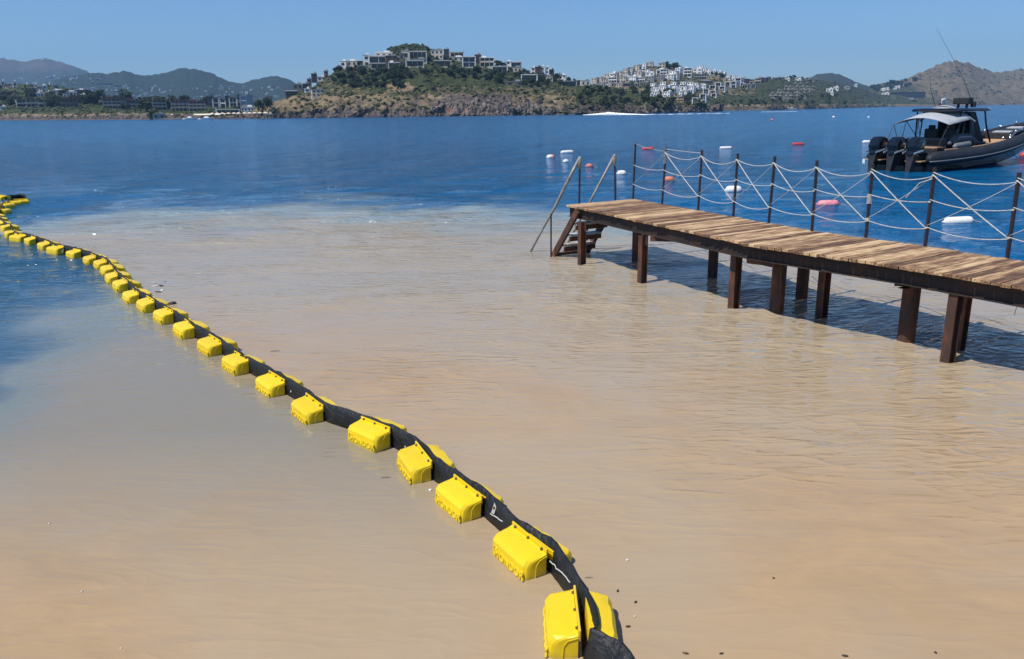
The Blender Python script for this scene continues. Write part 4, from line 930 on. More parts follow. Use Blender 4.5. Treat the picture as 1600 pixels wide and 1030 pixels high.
for x, y, k_, s_, m_ in ((241, 441.5, 'leaf', .05, 'scuff'), (242, 447, 'leaf', .06, 'offwhite'), (252, 446.5, 'leaf', .09, 'dk'), (247.5, 456, 'leaf', .08, 'dk'), (253.5, 453.5, 'blob', .035, 'offwhite'), (258, 440, 'leaf', .03, 'dk'), (313, 427.5, 'leaf', .05, 'offwhite')):
    bit('litter', x, y, k_, s_, M[m_], 'small bit of litter floating right of the boom bend', 'litter', 'litter floating by the boom bend', rz=random.uniform(0, 3))
bit('dark_ball', 270, 474, 'blob', .07, M['dk'], 'small dark ball bobbing behind the boom floats', 'ball')
bit('twig', 430, 549, 'twig', .06, M['dk'], 'dark twig floating in the middle of the plume, right of the boom', 'twig', rz=.2)

# ------------------------------------------------------------------ houses
WINM = {}
def window_mesh(w, h_):
    k = (round(w, 1), round(h_, 1))
    if k not in WINM: WINM[k] = MB().box((0, 0, 0), (k[0], .12, k[1])).mesh('window', M['win'])
    return WINM[k]
PROTO = {}
def house_proto(style, w, d, nf, nc, wall, roofm, fh=3.1, lip=1.2):
    """style: frame = one bold frame round a dark recess; grid = storeys of balconies; solid = wall with separate windows; step = upper storey set back"""
    key = (style, round(w), round(d), nf, nc, wall, roofm, round(fh*5))
    if key in PROTO: return PROTO[key], False
    w, d = round(w), round(d)
    root = bpy.data.objects.new('house', None); COL.objects.link(root); PROTO[key] = root
    H = nf*fh; b = MB(); r = MB(); wins = []
    t_ = .7 if style == 'frame' else .4
    if style in ('frame', 'grid'):
        b.box((0, lip/2+.01, H/2-.8), (w-2*t_-.02, d-lip, H+1.6-.04))
        b.box((-w/2+t_/2, 0, H/2-.8), (t_, d, H+1.6)); b.box((w/2-t_/2, 0, H/2-.8), (t_, d, H+1.6))
        b.box((0, -d/2+lip/2, -.7), (w-2*t_, lip, 1.5))
        if style == 'grid':
            for k in range(1, nf): b.box((0, -d/2+lip/2, k*fh), (w-2*t_-.01, lip-.02, .3)); b.box((0, -d/2+.10, k*fh+.55), (w-2*t_-.01, .1, .8))
            for c in range(1, nc): b.box((-w/2+w*c/nc, -d/2+lip/2+.02, H/2), (.28, lip-.06, H-.1))
        r.box((0, -.05, H+.17), (w+.3, d+.3, .42))
        if style == 'grid': r.box((-w*.2, .8, H+.9), (w*.3, d*.4, 1.3))
        for k in range(nf):
            for c in range(nc):
                cw = (w-2*t_)/nc
                wins.append((-w/2+t_+cw*(c+.5), -d/2+lip-.02, k*fh+fh*.5, cw-.35, fh*.78))
    elif style == 'solid':
        b.box((0, 0, H/2-.8), (w, d, H+1.6)); r.box((0, 0, H+.15), (w+.4, d+.4, .36)); r.box((w*.18, .5, H+.8), (w*.35, d*.45, 1.2))
        for k in range(nf):
            for c in range(nc): wins.append((-w/2+w*(c+.5)/nc, -d/2-.02, k*fh+fh*.5, w/nc*.45, fh*.45))
    else:
        for k in range(nf):
            k2 = k*.9; ww = w*(1-.13*k)
            b.box((w*.05*k, k2, k*fh+fh/2-(.8 if k == 0 else 0)), (ww, d-k2*.6, fh+(1.6 if k == 0 else 0)))
            b.box((w*.05*k-ww/2+.1, -d/2+k2*1.0, k*fh+fh+.3), (.2, 1.0, .6))
            r.box((w*.05*k, k2-.1, k*fh+fh+.1), (ww+.35, d-k2*.6+.35, .26))
            for c in range(nc): wins.append((w*.05*k-ww/2+ww*(c+.5)/nc, -d/2+k2*1.3-.02, k*fh+fh*.48, ww/nc*.44, fh*.45))
    b.build('wall', M[wall], root)
    rf = r.build('roof', M[roofm], root)
    for i, (x, y, z, ww, hh) in enumerate(wins):
        o = ob('window', window_mesh(max(.5, ww), hh), root, (x, y, z))
    s_ = ob('window', window_mesh(d*.4, fh*.5), root, (w/2, 0, fh*.55+(nf-1)*fh*.5), math.pi/2); ob('window', window_mesh(d*.35, fh*.45), root, (-w/2, .5, fh*.5), math.pi/2)
    return root, True
def put_house(px, pyb, wpx, hpx, style, nf, nc, wall, roofm, label, cat='house', group=None, rz=0, only=None, depth=.8, name='house'):
    r = None
    for dy in range(0, 14):
        r = hit(px, pyb+dy, only)
        if r: break
    if r is None: return None
    P = r[0].copy(); P.z += dy*P.y/FPX*.8; sc_ = P.y*1.03/FPX; w = max(3, wpx*sc_); H = hpx*sc_; fh = max(2.2, H/nf)
    proto, new = house_proto(style, w, max(4, min(w*depth, 12)), nf, nc, wall, roofm, fh)
    o = proto if new else copy_tree(proto)
    o.name = name
    face = math.atan2(-P.x, P.y)*-1
    bk = max(4, min(w*depth, 12))*.5-.4; P += Vector((P.x, P.y, 0)).normalized()*bk
    o.location = (P.x, P.y, P.z-.1); o.rotation_euler = (0, 0, math.atan2(P.x, P.y)*-1+rz)
    return tag(o, label, cat, group)
# villas of the central hill: (x, y base, width px, height px, style, floors, columns, wall, roof, rz, label)
VI = [(573, 104, 10, 16, 'solid', 2, 1, 'wht', 'roofw', 0, 'narrow white end tower of the topmost left villa on the central hill'),
      (592, 102, 28, 13, 'frame', 1, 2, 'wht', 'roofw', .0, 'white framed glass villa at the upper left edge of the central hilltop'),
      (579, 108, 40, 4, 'solid', 1, 3, 'stone', 'grey', .0, 'low stone basement under the upper left white framed villa'),
      (612, 102, 16, 13, 'solid', 2, 2, 'brown', 'grey', .1, 'brown box villa squeezed between the white framed and the beige villa'),
      (600, 91, 24, 8, 'solid', 1, 3, 'beige', 'roofw', .0, 'beige villa with three openings right of the white framed hilltop villa'),
      (618, 97, 24, 7, 'frame', 1, 2, 'wht', 'roofw', .0, 'low white villa terrace in the middle below the bushy summit'),
      (548, 103, 22, 7, 'solid', 1, 3, 'beige', 'roofw', -.2, 'small pale villa stepping down the left shoulder of the central hill'),
      (537, 104, 9, 8, 'solid', 1, 1, 'wht', 'roofw', -.2, 'tiny white villa end at the leftmost step of the upper row'),
      (560, 102, 14, 6, 'frame', 1, 1, 'dark', 'roofw', 0, 'dark low villa between two pale ones on the left shoulder'),
      (594, 107, 28, 7, 'frame', 1, 3, 'beige', 'roofw', .0, 'wide dark glazed villa with thin white roof below the beige villa'),
      (616, 106, 16, 7, 'grid', 1, 2, 'wht', 'roofw', .0, 'short pale villa with two openings beside the wide dark glazed one'),
      (628, 104, 7, 18, 'solid', 2, 1, 'stone', 'grey', .0, 'tall stone chimney like tower in the centre of the hilltop villas'),
      (634, 93, 13, 12, 'solid', 1, 1, 'beige', 'grey', .0, 'stone block left of the largest glazed villa near the summit'),
      (653, 93, 26, 11, 'frame', 1, 4, 'beige', 'roofw', .0, 'largest villa near the summit, wide dark glazing under pale roof'),
      (654, 98, 25, 5, 'solid', 1, 4, 'beige', 'grey', .0, 'pale garden storey under the largest summit villa'),
      (648, 104, 26, 8, 'frame', 1, 3, 'beige', 'roofw', .05, 'villa with bright white slanting roof below the largest summit villa'),
      (690, 104, 28, 8, 'frame', 1, 3, 'beige', 'roofw', .05, 'villa with bright flat roof right of the summit slope, lower row'),
      (683, 92, 17, 12, 'solid', 2, 3, 'beige', 'grey', .0, 'pale two storey villa at the right foot of the summit'),
      (698, 93, 8, 14, 'solid', 2, 1, 'dark', 'grey', .0, 'dark upright villa block against the sky right of the summit'),
      (714, 91, 21, 8, 'frame', 1, 3, 'beige', 'grey', .0, 'grey glazed villa on the ridge right of the summit'),
      (712, 95, 24, 5, 'solid', 1, 3, 'beige', 'roofw', .0, 'pale low storey under the ridge villa right of the summit'),
      (733, 105, 19, 14, 'frame', 2, 2, 'wht', 'roofw', .0, 'square white framed villa with two dark bays on the right slope'),
      (747, 99, 10, 12, 'solid', 2, 1, 'brown', 'grey', .0, 'brown tower villa between the two square framed villas'),
      (761, 104, 20, 12, 'grid', 2, 3, 'beige', 'roofw', .0, 'beige columned villa right of the square white framed one'),
      (802, 106, 24, 8, 'frame', 1, 3, 'grey', 'roofw', .0, 'grey glazed villa with white roof slab on the right skyline'),
      (794, 100, 10, 3, 'solid', 1, 1, 'wht', 'roofw', 0, 'thin white roof pavilion at the left of the skyline grey villa'),
      (781, 114, 22, 9, 'frame', 1, 3, 'wht', 'roofw', .0, 'low villa with thin white portal frame in the middle of the right slope'),
      (806, 113, 16, 7, 'solid', 1, 3, 'beige', 'grey', .0, 'beige wall villa right of the thin white portal'),
      (833, 116, 8, 9, 'solid', 2, 1, 'wht', 'roofw', .0, 'leftmost small white house of the red brown skyline cluster'),
      (841, 118, 9, 12, 'solid', 2, 1, 'brown', 'brown', .0, 'red brown house in the skyline cluster'),
      (848, 118, 6, 13, 'solid', 2, 1, 'wht', 'roofw', .0, 'bright white upright house in the skyline cluster'),
      (855, 120, 6, 14, 'solid', 3, 1, 'wht', 'roofw', .0, 'tall thin white house at the right end of the skyline cluster'),
      (862, 119, 8, 9, 'solid', 2, 1, 'brown', 'brown', .0, 'small brown house right of the skyline cluster'),
      (827, 127, 25, 9, 'frame', 1, 1, 'wht', 'roofw', .0, 'bold white portal villa on its own, low on the right slope'),
      (854, 127, 19, 7, 'solid', 1, 4, 'beige', 'grey', .0, 'beige low villa just right of the bold white portal'),
      (805, 134, 28, 6, 'solid', 1, 2, 'stone', 'grey', .0, 'long plain stone retaining house under the white portal villa'),
      (878, 121, 12, 4, 'solid', 1, 2, 'wht', 'roofw', .0, 'small white roofed house among trees on the falling ridge'),
      (889, 136, 22, 8, 'frame', 1, 2, 'grey', 'grey', .0, 'dark glazed villa near the right foot of the central hill'),
      (904, 134, 7, 8, 'frame', 1, 1, 'wht', 'roofw', .0, 'thin white framed house right of the dark glazed villa'),
      (915, 134, 12, 7, 'solid', 1, 2, 'beige', 'grey', .0, 'grey beige small house at the foot of the ridge'),
      (492, 124, 9, 8, 'solid', 2, 1, 'dark', 'grey', .0, 'dark cube house on the left end ridge'),
      (503, 126, 12, 5, 'solid', 1, 2, 'wht', 'roofw', .0, 'small white house beside the dark cube on the left end ridge'),
      (510, 121, 6, 8, 'solid', 2, 1, 'stone', 'grey', .0, 'narrow stone house above the small white one'),
      (466, 139, 12, 7, 'solid', 1, 2, 'stone', 'grey', .0, 'stone house on the left tail of the central hill'),
      (478, 141, 9, 8, 'solid', 2, 1, 'dark', 'grey', .0, 'dark tower house on the left tail of the central hill'),
      (484, 133, 5, 8, 'solid', 2, 1, 'stone', 'grey', .0, 'thin stone tower on the left tail ridge'),
      (456, 150, 17, 7, 'frame', 1, 3, 'dark', 'roofw', .0, 'dark pavilion with bright white roof on the left tail'),
      (497, 151, 18, 10, 'solid', 2, 3, 'beige', 'grey', .1, 'large stone house with terraces on the left slope'),
      (480, 144, 9, 3, 'solid', 1, 1, 'wht', 'roofw', .0, 'tiny white pool house left of the large stone house')]
for x, y, w, h_, s_, nf, nc, wl, rf, rz, lab in VI:
    put_house(x, y, w, h_, s_, nf, nc, wl, rf, lab, 'villa', 'modern villas on the central hill', rz, 'peninsula_hill', name='villa')
# white village
random.seed(21)
VW = []
def row(x0, x1, y0, y1, n, w, h_, styles, nf, nc, walls, group, lab, jx=1.5, jy=1.0):
    for i in range(n):
        f_ = i/(max(n-1, 1)); VW.append((x0+(x1-x0)*f_+random.uniform(-jx, jx), y0+(y1-y0)*f_+random.uniform(-jy, jy), w*random.uniform(.85, 1.2), h_*random.uniform(.85, 1.2), random.choice(styles), nf, nc, random.choice(walls), group, lab))
row(1024, 1024, 150, 150, 1, 10, 11, ['step'], 3, 2, ['wht'], 'stepped white houses in the lower village', 'leftmost stepped white house of the lower village')
for x in (1036, 1053, 1068, 1079):
    for k, y in enumerate((141, 148)): VW.append((x+k*2.2-1, y-3, 9.5, 9, 'step', 2, 2, 'wht', 'stepped white houses in the lower village', 'stepped white house packed in the lower part of the white village'))
for x, y in ((1020, 138), (1023, 145), (1026, 152), (1038, 152), (1045, 151), (1062, 150), (1070, 151), (1076, 148), (1086, 137), (1098, 138)):
    VW.append((x, y, 8.5, 6.5, random.choice(['step', 'solid']), 2, 2, 'wht', 'stepped white houses in the lower village', 'stepped white house packed in the lower part of the white village'))
for x, y, w, h_ in ((1086, 163, 9, 9), (1099, 156, 9, 8), (1100, 161, 8, 4), (1103, 147, 9, 7), (1115, 147, 9, 5), (1114, 139, 9, 5), (1116, 152, 8.5, 5.5), (1123, 136, 9, 6), (1129, 143, 9, 7), (1138, 135, 9, 6), (1148, 134, 8, 6), (1146, 138, 7, 5), (1155, 131, 10, 8), (1160, 136, 6, 6)):
    VW.append((x, y, w, h_, 'frame', 1 if h_ < 7 else 2, 2, 'wht', 'white framed cube houses on the right flank of the village', 'white framed cube house stepping down the right flank of the village'))
row(1093, 1160, 112, 129, 10, 7, 7, ['solid', 'step'], 2, 2, ['wht'], 'white houses along the village skyline', 'white house in the row along the village skyline, right of the trees')
row(1112, 1150, 124, 133, 5, 6, 5, ['solid'], 1, 2, ['beige', 'ochre', 'wht'], 'small beige houses under the skyline row', 'small beige house just under the skyline row of the village')
row(1165, 1196, 131, 128, 6, 8, 6, ['solid', 'grid'], 2, 2, ['ochre', 'beige', 'brown'], 'ochre houses at the right end of the village', 'ochre house at the right end of the village ridge')
row(1166, 1178, 138, 137, 3, 8, 5, ['grid'], 1, 2, ['beige'], 'ochre houses at the right end of the village', 'ochre house at the right end of the village ridge', .5, .5)
row(1200, 1262, 124, 127, 5, 7, 3, ['solid'], 1, 2, ['brown', 'wht'], 'low houses on the ridge right of the village', 'low house on the ridge right of the white village')
row(930, 1015, 130, 105, 10, 9, 6, ['solid', 'step', 'solid'], 2, 2, ['beige', 'beige', 'wht'], 'pale houses along the left skyline of the village hill', 'pale house along the left skyline of the village hill')
row(945, 1060, 131, 124, 9, 11, 7, ['grid', 'solid', 'step'], 2, 3, ['beige', 'wht', 'wht', 'grey'], 'pale terrace houses in the middle band of the village hill', 'pale terrace house in the middle band of the village hill')
row(960, 1090, 124, 117, 8, 11, 7, ['solid', 'step', 'frame'], 2, 2, ['beige', 'wht', 'wht'], 'upper terrace houses of the village hill', 'upper terrace house below the summit of the village hill')
row(925, 1010, 137, 134, 7, 11, 5, ['solid', 'grid'], 1, 3, ['grey', 'stone', 'beige'], 'grey low houses on the left foot of the village hill', 'grey low house on the left foot of the village hill')
row(1022, 1100, 144, 140, 9, 8, 6, ['step', 'solid'], 2, 2, ['wht'], 'stepped white houses in the lower village', 'stepped white house packed in the lower part of the white village', 2, 3)
row(985, 1090, 116, 113, 8, 8, 6, ['solid', 'step'], 2, 2, ['wht', 'wht', 'beige'], 'small white houses near the village summit', 'small white house scattered near the village summit', 3, 2)
for x, y, w, h_, s_, nf, nc, wl, g_, lab in VW:
    put_house(x, y, w, h_, s_, nf, nc, wl, 'roofw' if wl == 'wht' else 'grey', lab, 'house', g_, random.uniform(-.65, -.05), 'village_hill')
for x, y, w, h_, s_, nf, nc, wl, lab in [(1036, 122, 9, 12, 'grid', 3, 2, 'wht', 'tall white three storey block standing out left of the village summit trees'),
        (1053, 124, 8, 8, 'solid', 2, 2, 'wht', 'plain white block to the right of the tall three storey one'),
        (1074, 120, 11, 12, 'grid', 3, 2, 'wht', 'white balconied tower block in the middle of the village hill'),
        (1055, 162, 8, 15, 'step', 3, 1, 'ochre', 'tall ochre house with stepped storeys by the water under the village'),
        (1063, 164, 9, 10, 'grid', 3, 2, 'ochre', 'ochre block with small windows right of the stepped ochre house'),
        (1099, 130, 26, 3, 'solid', 1, 6, 'dark', 'long dark low hotel roof in the centre of the village hill'),
        (1094, 124, 18, 7, 'grid', 2, 5, 'grey', 'dark green glazed hotel in the centre of the village hill'),
        (998, 157, 4, 4, 'solid', 1, 1, 'wht', 'tiny white shed alone in the green slope left of the village'),
        (1034, 106, 10, 6, 'solid', 2, 2, 'beige', 'beige house on the skyline at the left of the summit trees')]:
    put_house(x, y, w, h_, s_, nf, nc, wl, 'roofw' if wl == 'wht' else 'grey', lab, 'house', None, .05, 'village_hill')
# terraces of hotel rooms right of the village
random.seed(9)
for r_, (x0, x1, y0) in enumerate(((1268, 1290, 127), (1244, 1275, 133), (1228, 1280, 138.5), (1218, 1280, 143.5), (1208, 1272, 148.5), (1204, 1268, 153), (1212, 1262, 157.5))):
    n = int((x1-x0)/8.5)
    for i in range(n):
        put_house(x0+i*8.5+random.uniform(-1, 1), y0+random.uniform(-.5, .5), 6, 2.8, 'grid', 1, 3, random.choice(['beige', 'stone']), 'grey', 'low stone terrace suite stepping up the dark hillside right of the village', 'hotel suite', 'hillside terraces of hotel suites', 0, 'village_hill', name='hotel_suite')
for x, y, w, h_, wl, lab in [(1296, 144, 9, 5, 'wht', 'white house right of the stepped hotel terraces, lower one'), (1306, 141, 7, 5, 'wht', 'bright white cube house right of the stepped hotel terraces, upper one'), (1337, 136, 4, 4, 'wht', 'tiny white cube on the hill shoulder'), (1320, 139, 14, 3, 'grey', 'long grey low building on the hill shoulder'), (1298, 148, 8, 3, 'wht', 'flat white annex below the white house by the terraces')]:
    put_house(x, y, w, h_, 'solid', 1, 2, wl, 'roofw' if wl == 'wht' else 'grey', lab, 'house', None, 0, None)
for x, y, w, h_ in ((1371, 143, 4, 2.2), (1380, 142, 6, 3.5), (1386, 140.5, 5, 3), (1398, 139.5, 6, 3.5), (1404, 137.5, 5, 3), (1415, 134.5, 7, 3), (1384, 148.5, 10, 3), (1363, 148, 5, 2)):
    put_house(x, y, w, h_, 'solid', 1, 2, 'wht', 'roofw', 'small white holiday house on the lower left slope of the brown right hill', 'house', 'white holiday houses under the right hill', random.uniform(-.3, .3), 'right_hill')
put_house(1418, 153, 46, 8, 'grid', 2, 10, 'dark', 'dark', 'long dark glazed hotel building at the foot of the brown right hill', 'hotel', None, 0, 'right_hill')
put_house(1420, 154.5, 13, 1.6, 'solid', 1, 3, 'wht', 'roofw', 'flat white kiosk in front of the long dark hotel', 'kiosk', None, 0, 'right_hill')
# left shore: apartment rows, hotel cubes, upper town
LS = [(36, 168, 16, 11, 'grid', 2, 2, 'beige', 'roofb', 'arched terrace house at the left end of the first brown roofed row'),
      (53, 168, 18, 12, 'grid', 2, 3, 'beige', 'roofb', 'brown roofed terrace house at the centre of the first row'),
      (66, 168, 9, 11, 'grid', 2, 1, 'beige', 'roofb', 'right end unit of the first brown roofed row'),
      (110, 168, 22, 12, 'grid', 2, 4, 'stone', 'roofb', 'dark terrace block half behind trees left of the middle'),
      (180, 170, 30, 14, 'grid', 3, 5, 'grey', 'roofb', 'left half of the long brown roofed apartment row'),
      (210, 170, 27, 12, 'grid', 2, 5, 'grey', 'roofb', 'right half of the long brown roofed apartment row'),
      (177, 158, 26, 6, 'solid', 1, 5, 'brown', 'roofb', 'upper brown storey behind the long apartment row'),
      (250, 172, 20, 14, 'grid', 3, 3, 'grey', 'roofb', 'short apartment block between two big trees'),
      (284, 174, 28, 15, 'grid', 3, 5, 'grey', 'roofb', 'apartment row left half, just left of the black and white cubes'),
      (309, 174, 24, 14, 'grid', 3, 4, 'grey', 'roofb', 'apartment row right half, next to the black and white cubes'),
      (338, 168, 9, 13, 'frame', 2, 1, 'wht', 'dark', 'first black hotel cube with a tall white frame'),
      (349, 168, 8, 11, 'grid', 2, 1, 'wht', 'dark', 'second hotel cube with a low white framed window'),
      (330, 167, 10, 14, 'solid', 2, 1, 'dark', 'dark', 'plain black hotel cube left of the white framed ones'),
      (365, 168, 12, 14, 'frame', 2, 2, 'wht', 'dark', 'third black hotel cube with a broad white frame'),
      (381, 165, 9, 14, 'frame', 2, 1, 'wht', 'dark', 'fourth hotel cube, topmost, with an upright white frame'),
      (391, 165, 10, 15, 'grid', 3, 1, 'dark', 'dark', 'last black hotel cube at the right end of the hotel'),
      (356, 165, 6, 13, 'solid', 2, 1, 'dark', 'dark', 'thin black link between the hotel cubes'),
      (373, 166, 5, 15, 'solid', 2, 1, 'grey', 'dark', 'grey stair block between the third and fourth hotel cube'),
      (356, 177, 34, 5, 'frame', 1, 5, 'wht', 'roofw', 'long flat white roofed beach pavilion under the hotel cubes'),
      (387, 174, 18, 6, 'solid', 1, 4, 'wht', 'roofw', 'white low restaurant right of the beach pavilion'),
      (48, 143, 14, 5, 'solid', 1, 2, 'grey', 'grey', 'grey roofed house above the first brown row'),
      (67, 140, 12, 6, 'solid', 1, 2, 'wht', 'roofw', 'bright white flat house in the upper left'),
      (57, 138, 5, 6, 'solid', 1, 1, 'wht', 'roofw', 'small white cube left of the bright flat house'),
      (88, 139, 8, 5, 'solid', 1, 1, 'grey', 'grey', 'grey cube house right of the bright flat house'),
      (90, 148, 20, 6, 'solid', 1, 2, 'grey', 'roofw', 'pale grey house with a long sloping roof'),
      (109, 150, 19, 6, 'solid', 1, 4, 'wht', 'roofw', 'broad white house with several roofs in the upper middle'),
      (59, 151, 9, 5, 'solid', 1, 2, 'wht', 'roofw', 'small white roofed house over the first brown row'),
      (125, 146, 14, 5, 'solid', 1, 3, 'brown', 'roofw', 'brown walled house with white chimney tops'),
      (144, 144, 12, 6, 'solid', 1, 2, 'beige', 'roofw', 'pinkish house at the right end of the upper town'),
      (5, 135, 5, 8, 'solid', 1, 1, 'wht', 'roofw', 'narrow white gable at the left picture edge'),
      (24, 137, 5, 9, 'solid', 1, 1, 'wht', 'roofw', 'second narrow white gable near the left edge'),
      (14, 150, 26, 5, 'solid', 1, 4, 'brown', 'roofb', 'dark brown row at the left edge, upper one'),
      (15, 157, 30, 5, 'grid', 1, 5, 'stone', 'roofb', 'dark brown row at the left edge, lower one'),
      (85, 163, 5, 7, 'solid', 1, 1, 'wht', 'roofw', 'white tower house showing between two trees'),
      (5, 171, 8, 2, 'solid', 1, 1, 'wht', 'roofw', 'tiny white boathouse low at the left edge'),
      (120, 161, 20, 9, 'grid', 2, 3, 'dark', 'roofb', 'dark block behind the trees in the left middle'),
      (249, 186, 18, 7, 'solid', 1, 2, 'grey', 'grey', 'grey white storage shed on the waterfront'),
      (421, 184.5, 11, 5, 'solid', 1, 2, 'ochre', 'beige', 'small ochre stone hut at the end of the beach')]
for x, y, w, h_, s_, nf, nc, wl, rf, lab in LS:
    put_house(x, y, w, h_, s_, nf, nc, wl, rf, lab, 'building', 'buildings of the left shore', random.uniform(-.06, .06), None, depth=.6, name='shore_building')
random.seed(33)
for i in range(30):
    x = random.uniform(0, 165); y = 133+.09*x+random.uniform(0, 12)
    put_house(x, y, random.uniform(4, 9), random.uniform(2, 3.5), 'solid', 1, 2, random.choice(['wht', 'wht', 'beige', 'brown']), random.choice(['roofw', 'roofb', 'grey']), 'small flat house of the upper left town '+('at the left edge' if x < 50 else 'above the first brown roofed row' if x < 105 else 'left of the long apartment row'), 'house', 'small houses of the upper left town', random.uniform(-.5, .1), 'left_shore')
n_t = 0
for i in range(190):
    x = random.choice([random.gauss(80, 32), random.gauss(215, 45), random.uniform(300, 440)]); y = random.uniform(118, 150) if x < 160 else random.uniform(135, 160)
    if x < 0 or x > 445: continue
    r = hit(x, y)
    if r is None or r[2] not in ('wooded_ridge', 'mountain'): continue
    put_house(x, y, random.uniform(2.2, 4.2), random.uniform(1.3, 2.4), 'solid', 1, 1, random.choice(['wht', 'wht', 'beige', 'grey', 'brown']), random.choice(['roofw', 'grey', 'roofb']), 'tiny far town house on the bluish slopes '+('at the left edge' if x < 50 else 'under the brown mountain summit' if x < 100 else 'under the saddle, left of the pale hotel' if x < 150 else 'around the pale far hotel' if x < 200 else 'behind the short apartment block' if x < 270 else 'behind the apartment row by the hotel cubes' if x < 340 else 'behind and right of the hotel cubes'), 'house', 'far town on the left slopes', random.uniform(-.4, .4), r[2]); n_t += 1
for x, y, w, h_, lab in ((158, 133, 12, 3, 'long pale hotel on the far left slope, left wing'), (170, 134, 11, 4, 'long pale hotel on the far left slope, right wing'), (184, 137, 10, 4, 'white blocks right of the pale far hotel'), (158, 128.5, 3, 3, 'small pale tower over the far hotel')):
    put_house(x, y, w, h_, 'grid', 1, 3, 'beige' if w > 10 else 'wht', 'grey', lab, 'hotel', None, 0)
# summit mast on the far brown mountain
P = atd(67, 92, 5150); P.z -= 6
mt = thing('radio_mast', P, 0, 'tiny radio mast on the far brown mountain summit', 'mast')
MB().box((0, 0, 4), (14, 10, 12)).build('hut', M['beige'], mt); MB().tube([(0, 0, 8), (0, 0, 26)], .8, 6).build('pole', M['grey'], mt)

# beach club on the left shore
def shorepoint(x, y, z=0): P = at(x, y); P.z = z; return P
for x, y, w, lab in ((291, 184, 50, 'long cream awning of the beach club, left of two'), (331, 184.2, 40, 'cream awning of the beach club, right of two')):
    r = hit(x, 183) or (shorepoint(x, 185),); P = at(x, 186.0); s_ = P.y*1.03/FPX
    t_ = thing('beach_awning', P, 0, lab, 'awning', 'beach club awnings')
    MB().loft([[(-w*s_/2, -2.0, 2.3), (w*s_/2, -2.0, 2.3)], [(-w*s_/2, 2.2, 3.1), (w*s_/2, 2.2, 3.1)], [(-w*s_/2, 2.2, 2.95), (w*s_/2, 2.2, 2.95)], [(-w*s_/2, -2, 2.15), (w*s_/2, -2, 2.15)]], closed=False).build('canopy', M['awn'], t_)
    for k in range(7):
        for yy in (-1.9, 2.1): MB().box((-w*s_/2+.2+(w*s_-.4)*k/6, yy, .6), (.14, .14, 3.3 if yy < 0 else 4.6)).build('post', M['brown'], t_)
    MB().box((0, 0, .1), (w*s_+1, 6, .6)).build('platform', M['grey'], t_)
    for k in range(9): MB().box((-w*s_/2+1+(w*s_-2)*k/8, -.8, .65), (.7, 1.9, .5)).build('lounger', M[random.choice(['awn', 'wht', 'brown'])], t_)
pier = thing('bathing_pier', at(385, 185.9), 0, 'low wooden bathing pier along the left shore beach', 'pier')
s_ = at(385, 186).y*1.03/FPX
MB().box((0, 0, .75), (110*s_, 5, .25)).build('deck', M['brown'], pier)
for k in range(22): MB().tube([(-54*s_+108*s_*k/21, -2.3, -1), (-54*s_+108*s_*k/21, -2.3, .62)], .13, 6).build('post', M['dark'], pier)
UM = None
for i in range(11):
    P = at(333+i*8.2+random.uniform(-1, 1), 186.0); P.z = .9
    if UM is None:
        UM = thing('beach_umbrella', P, 0, '', 'umbrella', 'umbrellas on the bathing pier')
        MB().lathe([(1.5, 2.1), (1.35, 2.2), (.7, 2.5), (.05, 2.75)], 8).build('canopy', M['awn'], UM); MB().tube([(0, 0, 0), (0, 0, 2.2)], .04, 6).build('pole', M['brown'], UM); o = UM
    else: o = copy_tree(UM)
    o.location = P; o['label'] = 'cream beach umbrella in the row on the low bathing pier'
# moored launches and small piers at the far shores
for x, y, L, lab in ((296, 187.0, 7, 'low white launch moored at the left beach, left one'), (391, 187.0, 0, ''), (322, 187.2, 8, 'low white launch moored at the left beach, right one'), (1124, 173.6, 9, 'white motor boat lying off the rocks below the village')):
    if not L: continue
    P = at(x, y); P.z = 0
    t_ = thing('motor_launch', P, math.pi, lab, 'boat', 'small launches at the far shores')
    MB().loft([[(a, w, .9), (a, w*.7, 0), (a, -w*.7, 0), (a, -w, .9)] for a, w in ((-L/2, 1.1), (L*.1, 1.2), (L*.35, .8), (L/2, .1))], closed=True, cap=True).build('hull', M['white'], t_)
    MB().box((-L*.05, 0, 1.3), (L*.35, 1.5, .8), taper=.8).build('cabin', M['white'], t_, bevel=.1)
    MB().box((-L*.05, 0, 1.35), (L*.36, 1.3, .35), taper=.9).build('windscreen', M['glass'], t_)
for x0, x1, y, lab in ((1165, 1245, 172.2, 'long low concrete quay on the waterline right of the village'), (1268, 1345, 169.2, 'low stone quay under the hillside hotel terraces')):
    A, B = at(x0, y), at(x1, y-.0125*(x1-x0)); 
    t_ = thing('quay', (A+B)/2, math.atan2((B-A).y, (B-A).x), lab, 'quay'); L = (B-A).length
    MB().box((0, 4, .6), (L, 9, 1.6)).build('slab', M['grey'], t_)
    for k in range(12): MB().box((-L*.45+L*.9*k/11+random.uniform(-2, 2), 3, 2.1), (L*.035, 3, 1.4)).build('cabana', M[random.choice(['wht', 'beige', 'brown'])], t_)

